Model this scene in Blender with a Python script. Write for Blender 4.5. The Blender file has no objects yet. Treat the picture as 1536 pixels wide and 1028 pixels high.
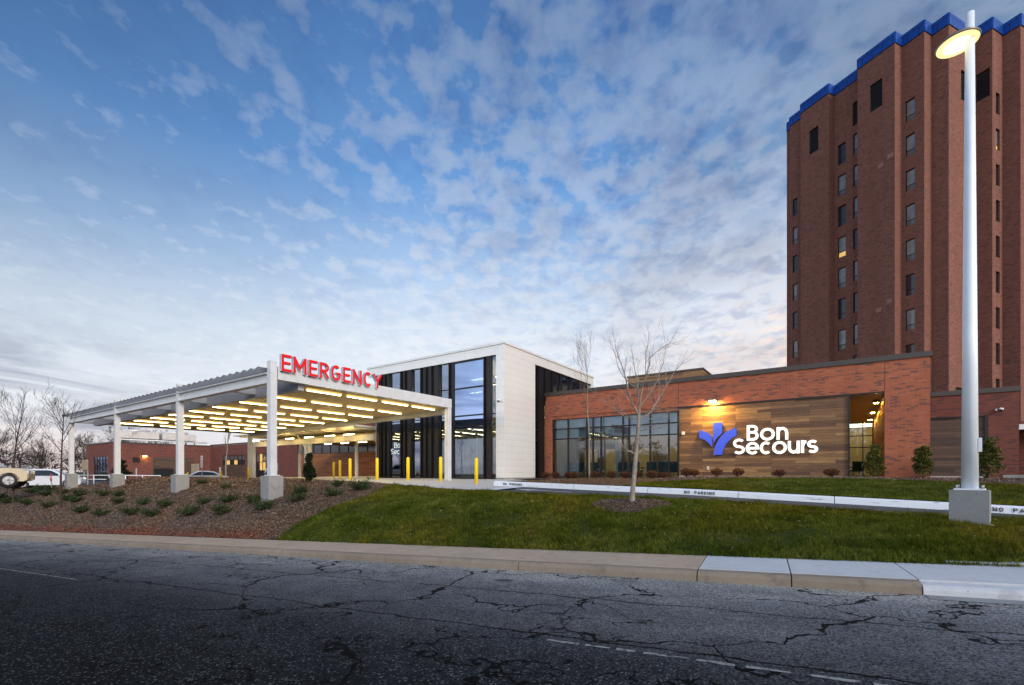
import bpy, math, random
from mathutils import Matrix, Vector, noise
R = math.radians
rnd = random.Random(7)
SC = bpy.context.scene
COL = SC.collection

# ------------------------------------------------------------------ frames
# world: x right, y away from the camera, z up, z=0 is the forecourt in front of the entrance
_n = math.hypot(1018, 700)
A = (1018/_n, -700/_n); B = (700/_n, 1018/_n); C0 = (-.48, 28.)
def xy(u, v): return (C0[0]+u*A[0]+v*B[0], C0[1]+u*A[1]+v*B[1])
def uv(X, Y):
    dx, dy = X-C0[0], Y-C0[1]
    return (dx*A[0]+dy*A[1], dx*B[0]+dy*B[1])
FAC = Matrix.Translation((C0[0], C0[1], 0)) @ Matrix.Rotation(math.atan2(A[1], A[0]), 4, 'Z')
RS = (-.881, .473); RQ = (.473, .881)          # street direction and its perpendicular
# tower frame: x along t2, y along t1
TOW = Matrix.Translation((40.94, 48, 0)) @ Matrix.Rotation(math.atan2(298, 700), 4, 'Z')
IDM = Matrix.Identity(4)

# ------------------------------------------------------------------ mesh builder
class MB:
    def __init__(s): s.v=[]; s.f=[]; s.uv=[]; s.m=[]; s.sm=[]
    def face(s, pts, uvs=None, m=0, smooth=False):
        b=len(s.v); s.v+= [tuple(p) for p in pts]; s.f.append(tuple(range(b,b+len(pts))))
        if uvs is None:
            p0,p1,p2=Vector(pts[0]),Vector(pts[1]),Vector(pts[2])
            nn=(p1-p0).cross(p2-p0)
            ax=max(range(3),key=lambda i:abs(nn[i]))
            if ax==0: uvs=[(p[1],p[2]) for p in pts]
            elif ax==1: uvs=[(p[0],p[2]) for p in pts]
            else: uvs=[(p[0],p[1]) for p in pts]
        s.uv+=list(uvs); s.m.append(m); s.sm.append(smooth)
        return s
    def box(s,x0,x1,y0,y1,z0,z1,m=0):
        if x0>x1:x0,x1=x1,x0
        if y0>y1:y0,y1=y1,y0
        if z0>z1:z0,z1=z1,z0
        P=lambda i,j,k:((x0,x1)[i],(y0,y1)[j],(z0,z1)[k])
        for q in (((0,0,0),(1,0,0),(1,0,1),(0,0,1)),((1,1,0),(0,1,0),(0,1,1),(1,1,1)),((0,1,0),(0,0,0),(0,0,1),(0,1,1)),
                  ((1,0,0),(1,1,0),(1,1,1),(1,0,1)),((0,0,1),(1,0,1),(1,1,1),(0,1,1)),((0,1,0),(1,1,0),(1,0,0),(0,0,0))):
            s.face([P(*c) for c in q],m=m)
        return s
    def prism(s, poly, fn, d0, d1, m=0, ms=None):
        """poly 2D ccw, fn(x,y,d)->3D"""
        if ms is None: ms=m
        s.face([fn(x,y,d0) for x,y in poly],m=m); s.face([fn(x,y,d1) for x,y in reversed(poly)],m=m)
        n=len(poly)
        for i in range(n):
            a,b=poly[i],poly[(i+1)%n]
            s.face([fn(a[0],a[1],d0),fn(a[0],a[1],d1),fn(b[0],b[1],d1),fn(b[0],b[1],d0)],m=ms)
        return s
    def tube(s, pts, rad, n=8, cap=True, m=0):
        pts=[Vector(p) for p in pts]
        if not hasattr(rad,'__len__'): rad=[rad]*len(pts)
        rings=[]; b=len(s.v)
        up=Vector((0,0,1))
        for i,p in enumerate(pts):
            d=(pts[min(i+1,len(pts)-1)]-pts[max(i-1,0)])
            if d.length<1e-9: d=Vector((0,0,1))
            d.normalize()
            x=d.cross(up if abs(d.z)<.95 else Vector((1,0,0))).normalized(); y=d.cross(x)
            for k in range(n):
                a=2*math.pi*k/n
                s.v.append(tuple(p+(x*math.cos(a)+y*math.sin(a))*rad[i]))
        L=0
        for i in range(len(pts)-1):
            l2=L+(pts[i+1]-pts[i]).length
            for k in range(n):
                k2=(k+1)%n
                s.f.append((b+i*n+k,b+i*n+k2,b+(i+1)*n+k2,b+(i+1)*n+k))
                s.uv+=[(k/n,L),((k+1)/n,L),((k+1)/n,l2),(k/n,l2)]; s.m.append(m); s.sm.append(n>4)
            L=l2
        if cap:
            for i,rev in ((0,False),(len(pts)-1,True)):
                f=[b+i*n+k for k in range(n)]
                if not rev: f=f[::-1]
                s.f.append(tuple(f)); s.uv+=[(0,0)]*n; s.m.append(m); s.sm.append(False)
        return s
    def lathe(s, cx, cy, prof, n=24, m=0, axis='z', smooth=True):
        """prof [(r,h)] around axis through (cx,cy[,])"""
        b=len(s.v)
        for r,h in prof:
            for k in range(n):
                a=2*math.pi*k/n; c,d=r*math.cos(a),r*math.sin(a)
                if axis=='z': s.v.append((cx+c,cy+d,h))
                elif axis=='y': s.v.append((cx+c,h,cy+d))
                else: s.v.append((h,cx+c,cy+d))
        for i in range(len(prof)-1):
            for k in range(n):
                k2=(k+1)%n; s.f.append((b+i*n+k,b+i*n+k2,b+(i+1)*n+k2,b+(i+1)*n+k))
                s.uv+=[(k/n,i),((k+1)/n,i),((k+1)/n,i+1),(k/n,i+1)]; s.m.append(m); s.sm.append(smooth)
        for i in (0,len(prof)-1):
            if prof[i][0]>1e-4:
                f=[b+i*n+k for k in range(n)]
                s.f.append(tuple(f if i else f[::-1])); s.uv+=[(0,0)]*n; s.m.append(m); s.sm.append(False)
        return s

def mesh_of(name, mb, mats, off=(0,0,0)):
    me=bpy.data.meshes.new(name)
    ox,oy,oz=off
    me.from_pydata([(x-ox,y-oy,z-oz) for x,y,z in mb.v],[],mb.f)
    me.polygons.foreach_set('material_index',mb.m); me.polygons.foreach_set('use_smooth',mb.sm)
    ul=me.uv_layers.new(name='UVMap')
    flat=[c for t in mb.uv for c in t]; ul.data.foreach_set('uv',flat)
    for mt in (mats if isinstance(mats,(list,tuple)) else [mats]): me.materials.append(mt)
    me.update()
    return me
def tag(o,label=None,cat=None,group=None,kind=None):
    if label: o['label']=label
    if cat: o['category']=cat
    if group: o['group']=group
    if kind: o['kind']=kind
    return o
def thing(name,label,cat,frame=FAC,origin=(0,0,0),group=None):
    o=bpy.data.objects.new(name,None); COL.objects.link(o); o.empty_display_size=.2
    o.matrix_world=frame@Matrix.Translation(origin)
    o['_o']=origin
    tag(o,label,cat,group); ORIG[o.name]=origin
    del o['_o']
    return o
ORIG={}
def obj(name,mb,mat,parent=None,frame=FAC,origin=(0,0,0),bevel=0,label=None,cat=None,group=None,kind=None):
    if parent is not None: origin=ORIG[parent.name]
    o=bpy.data.objects.new(name,mesh_of(name,mb,mat,origin)); COL.objects.link(o)
    if parent is not None: o.parent=parent
    else: o.matrix_world=frame@Matrix.Translation(origin)
    ORIG[o.name]=origin
    if bevel:
        md=o.modifiers.new('bevel','BEVEL'); md.width=bevel; md.segments=2; md.limit_method='ANGLE'
    tag(o,label,cat,group,kind)
    return o
def dup(root, M, label=None, group=None):
    def cp(o,par):
        c=o.copy(); COL.objects.link(c)
        if par is not None:
            c.parent=par
        for ch in kids.get(o.name,[]): cp(ch,c)
        return c
    kids={}
    for o in COL.objects:
        if o.parent is not None: kids.setdefault(o.parent.name,[]).append(o)
    r=cp(root,None); r.matrix_world=M
    if label: r['label']=label
    if group: r['group']=group
    return r

# ------------------------------------------------------------------ materials
def newmat(name):
    m=bpy.data.materials.new(name); m.use_nodes=True; nt=m.node_tree; nt.nodes.clear()
    out=nt.nodes.new('ShaderNodeOutputMaterial'); return m,nt,out
class N:
    def __init__(s,nt): s.nt=nt
    def __call__(s,typ,ins=None,**kw):
        n=s.nt.nodes.new(typ)
        for k,v in kw.items(): setattr(n,k,v)
        for k,v in (ins or {}).items():
            if isinstance(v,bpy.types.NodeSocket): s.nt.links.new(v,n.inputs[k])
            else: n.inputs[k].default_value=v
        return n
    def math(s,op,a,b=0,c=0,clamp=False):
        return s('ShaderNodeMath',{0:a,1:b,2:c},operation=op,use_clamp=clamp).outputs[0]
    def mix(s,f,a,b,bt='MIX'):
        return s('ShaderNodeMix',{0:f,6:a,7:b},data_type='RGBA',blend_type=bt).outputs[2]
    def ramp(s,f,stops,interp='LINEAR'):
        n=s('ShaderNodeValToRGB',{0:f}); e=n.color_ramp.elements; n.color_ramp.interpolation=interp
        while len(e)<len(stops): e.new(.5)
        for el,(p,c) in zip(e,stops):
            el.position=p; el.color=c if len(c)==4 else (*c,1)
        return n.outputs[0]
    def noise(s,vec,scale,detail=4,rough=.55,dist=0):
        return s('ShaderNodeTexNoise',{'Vector':vec,'Scale':scale,'Detail':detail,'Roughness':rough,'Distortion':dist}).outputs['Fac']
    def mapr(s,v,a,b,c,d):
        return s('ShaderNodeMapRange',{0:v,1:a,2:b,3:c,4:d}).outputs[0]
    def scale(s,vec,sc):
        return s('ShaderNodeMapping',{'Vector':vec,'Scale':sc}).outputs[0]
def c4(c): return (*c,1)
def principled(n,out,col,rough=.6,metal=0,bump=None,bdist=.01,bstr=.5,spec=.5,**kw):
    ins={'Base Color':col if isinstance(col,bpy.types.NodeSocket) else c4(col),'Roughness':rough,'Metallic':metal,'Specular IOR Level':spec}
    if bump is not None:
        ins['Normal']=n('ShaderNodeBump',{'Height':bump,'Distance':bdist,'Strength':bstr}).outputs[0]
    ins.update(kw)
    p=n('ShaderNodeBsdfPrincipled',ins); n.nt.links.new(p.outputs[0],out.inputs[0]); return p
def simple(name,col,rough=.5,metal=0,var=.12,nscale=3,bump=0,spec=.5):
    m,nt,out=newmat(name); n=N(nt)
    tc=n('ShaderNodeTexCoord').outputs['Object']
    f=n.noise(tc,nscale,5,.6)
    c=n.mix(n.mapr(f,.3,.7,0,1),c4([x*(1-var) for x in col]),c4([min(1,x*(1+var)) for x in col]))
    f2=n.noise(tc,nscale*14,3,.6)
    r=n.math('ADD',rough-.06,n.math('MULTIPLY',f2,.12))
    principled(n,out,c,r,metal,bump=f2 if bump else None,bdist=bump or .01,spec=spec)
    return m
def emis(name,col,st):
    m,nt,out=newmat(name); n=N(nt)
    e=n('ShaderNodeEmission',{0:c4(col),1:st}); nt.links.new(e.outputs[0],out.inputs[0]); return m

def brick(name,base,dark,light,mortar,bw,bh,darkamt,clump=.55,tint=None):
    m,nt,out=newmat(name); n=N(nt)
    uvn=n('ShaderNodeTexCoord').outputs['UV']
    b=n('ShaderNodeTexBrick',{'Vector':uvn,'Color1':(0,0,0,1),'Color2':(1,1,1,1),'Mortar':(.5,.5,.5,1),'Scale':1,'Mortar Size':.0055,'Mortar Smooth':.2,'Bias':0,'Brick Width':bw,'Row Height':bh})
    fac=b.outputs['Fac']; val=b.outputs['Color']
    cl=n.noise(n.scale(uvn,(1.9,7.5,1)),1.0,3,.6)
    v=n.math('ADD',n.math('MULTIPLY',val,1-clump),n.math('MULTIPLY',n.mapr(cl,.25,.75,0,1),clump))
    c=n.ramp(v,[(0,dark),(darkamt,dark),(darkamt+.035,base),(.62,base),(1,light)])
    big=n.noise(uvn,.25,4,.6)
    c=n.mix(n.mapr(big,.35,.7,.0,.35),c,c4([x*.62 for x in base]))
    stk=n.noise(n.scale(uvn,(.8,.05,1)),1.0,5,.6)
    c=n.mix(n.mapr(stk,.42,.66,0,.34),c,c4([x*.6 for x in base]))
    fine=n.noise(uvn,60,3,.7)
    c=n.mix(n.mapr(fine,.3,.7,0,.25),c,c4([x*.5 for x in base]))
    c=n.mix(fac,c,c4(mortar))
    h=n.math('SUBTRACT',1,fac)
    principled(n,out,c,.85,0,bump=n.math('ADD',h,n.math('MULTIPLY',fine,.4)),bdist=.008,bstr=.6,spec=.25)
    return m
def planks(name,cols,pw=1.7,ph=.15,rough=.55):
    m,nt,out=newmat(name); n=N(nt)
    uvn=n('ShaderNodeTexCoord').outputs['UV']
    b=n('ShaderNodeTexBrick',{'Vector':uvn,'Color1':(0,0,0,1),'Color2':(1,1,1,1),'Mortar':(0,0,0,1),'Scale':1,'Mortar Size':.004,'Mortar Smooth':.1,'Brick Width':pw,'Row Height':ph},offset=.37,offset_frequency=3)
    val=b.outputs['Color']
    off=n('ShaderNodeCombineXYZ',{0:n.math('MULTIPLY',val,17),1:n.math('MULTIPLY',val,31)}).outputs[0]
    p2=n('ShaderNodeVectorMath',{0:uvn,1:off},operation='ADD').outputs[0]
    g=n.noise(n.scale(p2,(1.1,14,1)),1.6,6,.65,.6)
    g2=n.noise(n.scale(p2,(3,60,1)),2,3,.6)
    v=n.math('ADD',n.math('MULTIPLY',val,.62),n.math('MULTIPLY',n.mapr(g,.3,.7,0,1),.38))
    c=n.ramp(v,[(i/(len(cols)-1),c) for i,c in enumerate(cols)])
    c=n.mix(n.mapr(g2,.4,.75,0,.45),c,c4([x*.45 for x in cols[1]]))
    c=n.mix(b.outputs['Fac'],c,(.01,.008,.006,1))
    principled(n,out,c,rough,0,bump=n.math('SUBTRACT',g,b.outputs['Fac']),bdist=.006,bstr=.4,spec=.35)
    return m
M={}
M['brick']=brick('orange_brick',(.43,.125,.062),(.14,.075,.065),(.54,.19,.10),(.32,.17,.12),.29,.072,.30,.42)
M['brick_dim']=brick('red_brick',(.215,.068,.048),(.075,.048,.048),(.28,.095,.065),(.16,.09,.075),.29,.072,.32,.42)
M['brick_tower']=brick('tower_brick',(.235,.095,.066),(.12,.06,.05),(.34,.155,.105),(.15,.085,.07),.30,.10,.20,.25)
M['wood']=planks('wood_planks',[(.07,.037,.023),(.16,.082,.042),(.30,.16,.066),(.52,.30,.115)])
M['wood_dark']=planks('dark_wood_planks',[(.045,.030,.025),(.08,.05,.036),(.125,.075,.05),(.18,.11,.065)])
M['wood_warm']=planks('warm_wood_planks',[(.16,.050,.018),(.26,.085,.026),(.36,.13,.038),(.48,.19,.06)])
M['clad']=None
def cladding():
    m,nt,out=newmat('white_metal_cladding'); n=N(nt)
    uvn=n('ShaderNodeTexCoord').outputs['UV']
    sx=n('ShaderNodeSeparateXYZ',{0:uvn})
    fr=n.math('FRACT',n.math('DIVIDE',sx.outputs[1],.40))
    line=n.math('LESS_THAN',fr,.035)
    wob=n.noise(n.scale(uvn,(.9,1.6,1)),1.3,2,.5)
    c=n.mix(line,c4((.80,.80,.77)),c4((.60,.60,.57)))
    c=n.mix(n.mapr(n.noise(uvn,.6,3,.6),.3,.7,0,.25),c,c4((.66,.67,.66)))
    st=n.noise(uvn,1.7,6,.7)
    c=n.mix(n.mapr(st,.52,.72,0,.2),c,c4((.48,.48,.45)))
    h=n.math('ADD',n.math('MULTIPLY',wob,1.2),n.math('MULTIPLY',n.math('SINE',n.math('MULTIPLY',fr,math.pi)),.5))
    principled(n,out,c,.32,.25,bump=h,bdist=.02,bstr=.35)
    return m
M['clad']=cladding()
M['flash']=simple('white_painted_metal',(.72,.73,.72),.35,.2,.06,1.5)
M['steel']=simple('light_grey_painted_steel',(.60,.62,.64),.38,.1,.08,2.5)
M['steel_in']=simple('grey_painted_beam',(.36,.37,.40),.4,.1,.08,2.5)
M['louver']=simple('louver_blade_metal',(.62,.65,.70),.35,.5,.08,3)
M['soffit']=simple('tan_soffit_panel',(.56,.41,.18),.6,0,.06,2)
M['taupe']=simple('taupe_soffit',(.42,.36,.31),.7,0,.05,2)
M['cream']=simple('cream_painted_steel',(.72,.66,.50),.45,0,.05,2)
M['coping']=simple('dark_brown_coping',(.055,.043,.038),.5,.1,.1,2)
M['black']=simple('black_anodised_metal',(.012,.012,.014),.3,.4,.2,2)
M['mull']=simple('black_mullion',(.01,.01,.012),.35,.3,.2,4)
M['yellow']=simple('yellow_bollard_paint',(.85,.60,.01),.35,0,.06,4)
M['red']=None
def redm():
    m,nt,out=newmat('red_letter_acrylic'); n=N(nt)
    f=n.noise(n('ShaderNodeTexCoord').outputs['Object'],8,3)
    c=n.mix(f,c4((.52,.004,.008)),c4((.62,.008,.012)))
    principled(n,out,c,.45,0,spec=.25,**{'Emission Color':(.95,.0,.01,1),'Emission Strength':.22})
    return m
M['red']=redm()
M['letter_side']=simple('grey_letter_return',(.50,.54,.60),.4,.2,.06,5)
M['lit_letter']=emis('lit_white_letter',(1,.97,.86),1.7)
M['blue']=None
def bluem():
    m,nt,out=newmat('blue_logo_acrylic'); n=N(nt)
    f=n.noise(n('ShaderNodeTexCoord').outputs['Object'],5,3)
    c=n.mix(f,c4((.03,.07,.55)),c4((.045,.10,.68)))
    principled(n,out,c,.35,0,**{'Emission Color':(.05,.10,.80,1),'Emission Strength':.25})
    return m
M['blue']=bluem()
M['blue_dark']=simple('dark_blue_return',(.01,.015,.08),.4)
M['lamp']=emis('warm_linear_lamp',(1,.76,.34),30)
M['lamp_in']=emis('indoor_linear_lamp',(1,.80,.46),26)
M['lamp_white']=emis('white_indoor_lamp',(1,.88,.60),9)
M['lamp_amber']=emis('amber_wall_lamp',(1,.52,.07),260)
M['lamp_rim2']=emis('amber_glow_housing',(1,.66,.20),1.15)  # housing made to glow, a painted yellow edge round the white diffuser
M['lamp_c2']=emis('warm_walkway_lamp',(1,.74,.32),40)
M['lamp_street']=emis('street_lamp_lens',(1,.86,.50),2.6)
M['lamp_rim']=emis('street_lamp_rim',(1,.80,.38),1.25)
M['lamp_wash']=emis('amber_sign_wash_lamp',(1,.60,.14),1000)
M['galv']=simple('pole_white_paint',(.82,.86,.90),.35,.1,.05,2)
M['lamp_body']=simple('grey_lamp_housing',(.22,.20,.17),.4,.5,.1,6)
M['sign_glow']=emis('soft_lit_letter',(.8,.9,.85),.8)
M['panel_white']=simple('white_plastic',(.75,.75,.74),.4,0,.04,5)
M['panel_grey']=simple('pale_unit_metal',(.62,.60,.58),.4,.3,.12,3)
M['sign_white']=simple('white_sign_face',(.78,.79,.8),.4)
M['sign_back']=simple('tan_sign_board',(.36,.27,.16),.6,0,.2,3)
M['sign_red']=simple('red_sign_face',(.45,.03,.03),.4)
M['post']=simple('galvanised_post',(.35,.36,.37),.45,.6,.1,9)
M['void']=simple('dark_void',(.006,.006,.007),.8)
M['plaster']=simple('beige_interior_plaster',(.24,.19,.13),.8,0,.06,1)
M['plaster_y']=simple('yellow_lit_plaster',(.66,.50,.24),.8,0,.06,1)  # yellower copy of the plaster, warm lamplight put into its colour
M['ceil']=simple('interior_ceiling',(.5,.48,.44),.8,0,.05,1)
M['floor_in']=simple('interior_floor',(.16,.14,.12),.35,0,.1,1)
M['chair']=simple('teal_vinyl',(.03,.09,.11),.4,0,.1,4)
M['blind']=simple('pale_roller_blind',(.84,.88,.93),.8,0,.04,1)
M['blind2']=simple('grey_green_blind',(.45,.55,.55),.8,0,.05,1)
M['skin_car_w']=simple('white_car_paint',(.62,.63,.66),.22,0,.03,1)
M['car_beige']=simple('champagne_car_paint',(.58,.50,.36),.25,.2,.05,1)
M['rubber']=simple('tyre_rubber',(.015,.015,.016),.8)
M['rim']=simple('alloy_rim',(.5,.5,.52),.3,.8)
M['car_glass']=simple('dark_car_glass',(.012,.014,.018),.06,0,.1,1)
M['tail']=emis('red_tail_lamp',(.7,.02,.01),.6)
M['head']=simple('headlight_lens',(.7,.7,.68),.1,.3)

def glass(name,tint=(.75,.82,.86),refl=.18,gc=(.85,.92,1)):
    m,nt,out=newmat(name); n=N(nt)
    wob=n.noise(n('ShaderNodeTexCoord').outputs['UV'],.5,2,.5)
    nb=n('ShaderNodeBump',{'Height':wob,'Distance':.02,'Strength':.12}).outputs[0]
    fr=n('ShaderNodeFresnel',{'IOR':1.5,'Normal':nb}).outputs[0]
    f=n.math('ADD',n.math('MULTIPLY',fr,1.3),refl,clamp=True)
    g=n('ShaderNodeBsdfGlossy',{'Color':c4(gc),'Roughness':.015,'Normal':nb})
    t=n('ShaderNodeBsdfTransparent',{'Color':c4(tint)})
    mx=n('ShaderNodeMixShader',{0:f,1:t.outputs[0],2:g.outputs[0]})
    nt.links.new(mx.outputs[0],out.inputs[0]); return m
M['glass']=glass('clear_window_glass',(.74,.80,.82),.03,(.55,.66,.84))
M['glass_refl']=glass('reflective_window_glass',(.50,.55,.60),.26,(.62,.76,1))
M['glass_blue']=glass('blue_reflective_glass',(.35,.42,.5),.42,(.46,.62,1))
M['glass_fros']=simple('frosted_glass_panel',(.38,.50,.56),.15,0,.2,.7)
M['win_day']=None
def winm(name,col,em,rough=.12):
    m,nt,out=newmat(name); n=N(nt)
    tc=n('ShaderNodeTexCoord').outputs['Object']; f=n.noise(tc,1.2,3)
    c=n.mix(n.mapr(f,.3,.7,0,1),c4([x*.6 for x in col]),c4(col))
    ins={'Emission Color':c4(em[:3]),'Emission Strength':em[3]} if em else {}
    principled(n,out,c,rough,0,spec=.9,**ins); return m
M['win_day']=winm('curtained_pane',(.24,.25,.255),None)
M['win_mid']=winm('dim_pane',(.12,.125,.13),None)
M['win_dark']=winm('dark_pane',(.02,.022,.026),None)
M['win_lit']=winm('lit_pane',(.4,.3,.12),(1,.60,.16,.7))

def concrete(name,col,sc=1.0,stain=.25,bump=.003):
    m,nt,out=newmat(name); n=N(nt)
    tc=n('ShaderNodeTexCoord').outputs['Object']
    a=n.noise(tc,.8*sc,6,.65); b=n.noise(tc,9*sc,5,.7); d=n.noise(tc,120,2,.6)
    c=n.mix(n.mapr(a,.3,.7,0,1),c4([x*(1-stain) for x in col]),c4(col))
    c=n.mix(n.mapr(b,.45,.75,0,.4),c,c4([x*.6 for x in col]))
    c=n.mix(n.mapr(d,.35,.65,0,.35),c,c4([x*.7 for x in col]))
    e=n.noise(n.scale(tc,(1,1,1)),2.6*sc,7,.72)
    c=n.mix(n.mapr(e,.56,.66,0,.55),c,c4([x*.42 for x in col]))
    sp=n.noise(tc,38,2,.5); c=n.mix(n.mapr(sp,.70,.74,0,.8),c,c4([x*.3 for x in col]))
    principled(n,out,c,.85,0,bump=n.math('ADD',d,e),bdist=bump*1.5,bstr=.5,spec=.3); return m
M['conc']=concrete('grey_concrete',(.33,.33,.32),1.5)
M['conc_tan']=concrete('tan_pavement_concrete',(.52,.40,.29))
M['conc_new']=concrete('pale_new_concrete',(.60,.61,.62),1,.12)
M['conc_court']=concrete('forecourt_concrete',(.62,.60,.56),.7,.15)
M['kerb_tan']=concrete('tan_kerb_concrete',(.31,.25,.19),1.4,.35)
def kerbw():
    m,nt,out=newmat('worn_white_kerb_paint'); n=N(nt)
    tc=n('ShaderNodeTexCoord').outputs['Object']
    w=n.noise(n.scale(tc,(1.0,4,9)),1.7,7,.7)
    c=n.mix(n.mapr(w,.60,.66,0,1),c4((.74,.77,.80)),c4((.30,.30,.29)))
    principled(n,out,c,.7,spec=.3); return m
M['kerb_white']=kerbw()
def stencil():
    m,nt,out=newmat('worn_black_stencil_paint'); n=N(nt)
    tc=n('ShaderNodeTexCoord').outputs['Object']; w=n.noise(tc,34,4,.7)
    c=n.mix(n.mapr(w,.52,.60,0,.8),c4((.015,.015,.016)),c4((.55,.56,.58)))
    principled(n,out,c,.7,spec=.2); return m
M['text_black']=stencil()

def road_mat():
    m,nt,out=newmat('cracked_asphalt'); n=N(nt)
    tc=n('ShaderNodeTexCoord').outputs['Object']; sp=n('ShaderNodeSeparateXYZ',{0:tc})
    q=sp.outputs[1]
    agg=n('ShaderNodeTexVoronoi',{'Vector':tc,'Scale':70},feature='F1').outputs['Color']
    aggv=n('ShaderNodeSeparateColor',{0:agg}).outputs[0]
    aggs=n('ShaderNodeSeparateColor',{0:agg}).outputs[1]
    fine=n.noise(tc,160,2,.6)
    worn=n.noise(n.scale(tc,(.15,.6,1)),1,5,.6)
    lane=n.ramp(n.mapr(q,-2,7.44,0,1),[(0,(.006,.0065,.008)),(.48,(.010,.011,.0125)),(.62,(.027,.029,.032)),(.78,(.092,.096,.103)),(.93,(.17,.172,.175)),(1,(.27,.26,.24))])  # paler dusty gutter; foreground vignette darkening painted into the asphalt colour
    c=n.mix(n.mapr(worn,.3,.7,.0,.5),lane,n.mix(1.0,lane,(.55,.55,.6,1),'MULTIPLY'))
    c=n.mix(n.mapr(aggv,0,1,0,1),n.mix(1.0,c,(.30,.30,.30,1),'MULTIPLY'),n.mix(1.0,c,(2.1,2.1,2.05,1),'MULTIPLY'))
    mot=n.noise(tc,2.4,5,.65); pat=n.noise(n.scale(tc,(.22,.5,1)),1.6,3,.5)
    c=n.mix(n.mapr(mot,.45,.68,0,.55),c,n.mix(1.0,c,(.5,.5,.52,1),'MULTIPLY'))
    c=n.mix(n.mapr(pat,.50,.60,0,.45),c,n.mix(1.0,c,(1.6,1.55,1.45,1),'MULTIPLY'))
    stain=n('ShaderNodeTexVoronoi',{'Vector':n.scale(tc,(.5,.9,1)),'Scale':1.3,'Randomness':1},feature='F1').outputs['Distance']
    c=n.mix(n.math('MULTIPLY',n.mapr(stain,.05,.16,1,0),n.mapr(n.noise(tc,.9,2,.5),.5,.6,0,.8)),c,(.008,.008,.009,1))
    tyre=n.math('ADD',n.mapr(n.math('ABSOLUTE',n.math('SUBTRACT',q,5.15)),.1,.35,1,0),n.mapr(n.math('ABSOLUTE',n.math('SUBTRACT',q,6.75)),.1,.35,1,0))
    c=n.mix(n.math('MULTIPLY',tyre,.28),c,n.mix(1.0,c,(1.5,1.5,1.5,1),'MULTIPLY'))
    pale_stone=n.math('GREATER_THAN',aggs,.93)
    c=n.mix(n.math('MULTIPLY',pale_stone,.55),c,(.20,.20,.20,1))  # random stones of the aggregate set pale grey
    # cracks
    dv=n('ShaderNodeTexNoise',{'Vector':tc,'Scale':1.1,'Detail':5,'Roughness':.55}).outputs['Color']
    wv=n('ShaderNodeVectorMath',{0:dv,1:(.5,.5,.5)},operation='SUBTRACT').outputs[0]
    wv=n('ShaderNodeVectorMath',{0:wv,'Scale':1.1},operation='SCALE').outputs[0]
    pv=n('ShaderNodeVectorMath',{0:tc,1:wv},operation='ADD').outputs[0]
    v1=n('ShaderNodeTexVoronoi',{'Vector':n.scale(pv,(.27,.5,1)),'Scale':1.0},feature='DISTANCE_TO_EDGE').outputs[0]
    width=n.mapr(n.noise(tc,1.1,3,.6),.4,.7,.0035,.019)
    cr=n.math('SUBTRACT',1,n.math('DIVIDE',v1,width),clamp=True)
    pv2=n('ShaderNodeVectorMath',{0:pv,1:(3.3,7.1,0)},operation='ADD').outputs[0]
    v2=n('ShaderNodeTexVoronoi',{'Vector':n.scale(pv2,(1.3,1.9,1)),'Scale':1.0},feature='DISTANCE_TO_EDGE').outputs[0]
    cr2=n.math('MULTIPLY',n.math('SUBTRACT',1,n.math('DIVIDE',v2,.022),clamp=True),n.mapr(n.noise(n.scale(tc,(.35,.6,1)),1,2,.5),.62,.68,0,.8))
    # long joint near the lane middle
    qq=n.math('ADD',q,n.math('MULTIPLY',n.math('SUBTRACT',n.noise(tc,1.2,5,.65),.5),.35))
    j=n.math('SUBTRACT',1,n.math('DIVIDE',n.math('ABSOLUTE',n.math('SUBTRACT',qq,5.95)),.016),clamp=True)
    j=n.math('MULTIPLY',j,n.mapr(sp.outputs[0],8,12,1,0))
    j2=n.math('SUBTRACT',1,n.math('DIVIDE',n.math('ABSOLUTE',n.math('SUBTRACT',qq,4.42)),.018),clamp=True)
    crack=n.math('MAXIMUM',n.math('MAXIMUM',cr,n.math('MULTIPLY',cr2,.5)),n.math('MAXIMUM',j,j2))
    crack=n.mapr(crack,0,.35,0,1)
    c=n.mix(n.math('MULTIPLY',crack,.93),c,(.003,.003,.003,1))
    h=n.math('ADD',n.math('MULTIPLY',aggv,.35),n.math('MULTIPLY',fine,.4))
    h=n.math('SUBTRACT',h,n.math('MULTIPLY',crack,2.5))
    principled(n,out,c,.92,0,bump=h,bdist=.006,bstr=.8,spec=.06); return m
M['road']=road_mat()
def asphalt2():
    m,nt,out=newmat('smooth_drive_asphalt'); n=N(nt)
    tc=n('ShaderNodeTexCoord').outputs['Object']
    a=n.noise(tc,90,3,.7); b=n.noise(tc,.5,4,.6)
    c=n.mix(n.mapr(a,.3,.7,0,1),c4((.035,.037,.045)),c4((.085,.088,.10)))
    c=n.mix(n.mapr(b,.4,.7,0,.4),c,c4((.04,.04,.045)))
    principled(n,out,c,.8,bump=a,bdist=.004); return m
M['drive']=asphalt2()
def paintm():
    m,nt,out=newmat('worn_road_paint'); n=N(nt)
    tc=n('ShaderNodeTexCoord').outputs['Object']
    w=n.noise(tc,9,6,.75)
    w2=n.noise(tc,70,3,.7)
    c=n.mix(n.mapr(w,.46,.58,0,1),c4((.30,.30,.285)),c4((.03,.03,.03)))
    c=n.mix(n.mapr(w2,.5,.7,0,.6),c,c4((.08,.08,.08)))
    principled(n,out,c,.8); return m
M['paint']=paintm()
M['paint_new']=simple('white_marking_paint',(.62,.64,.66),.6,0,.1,8)
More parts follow.
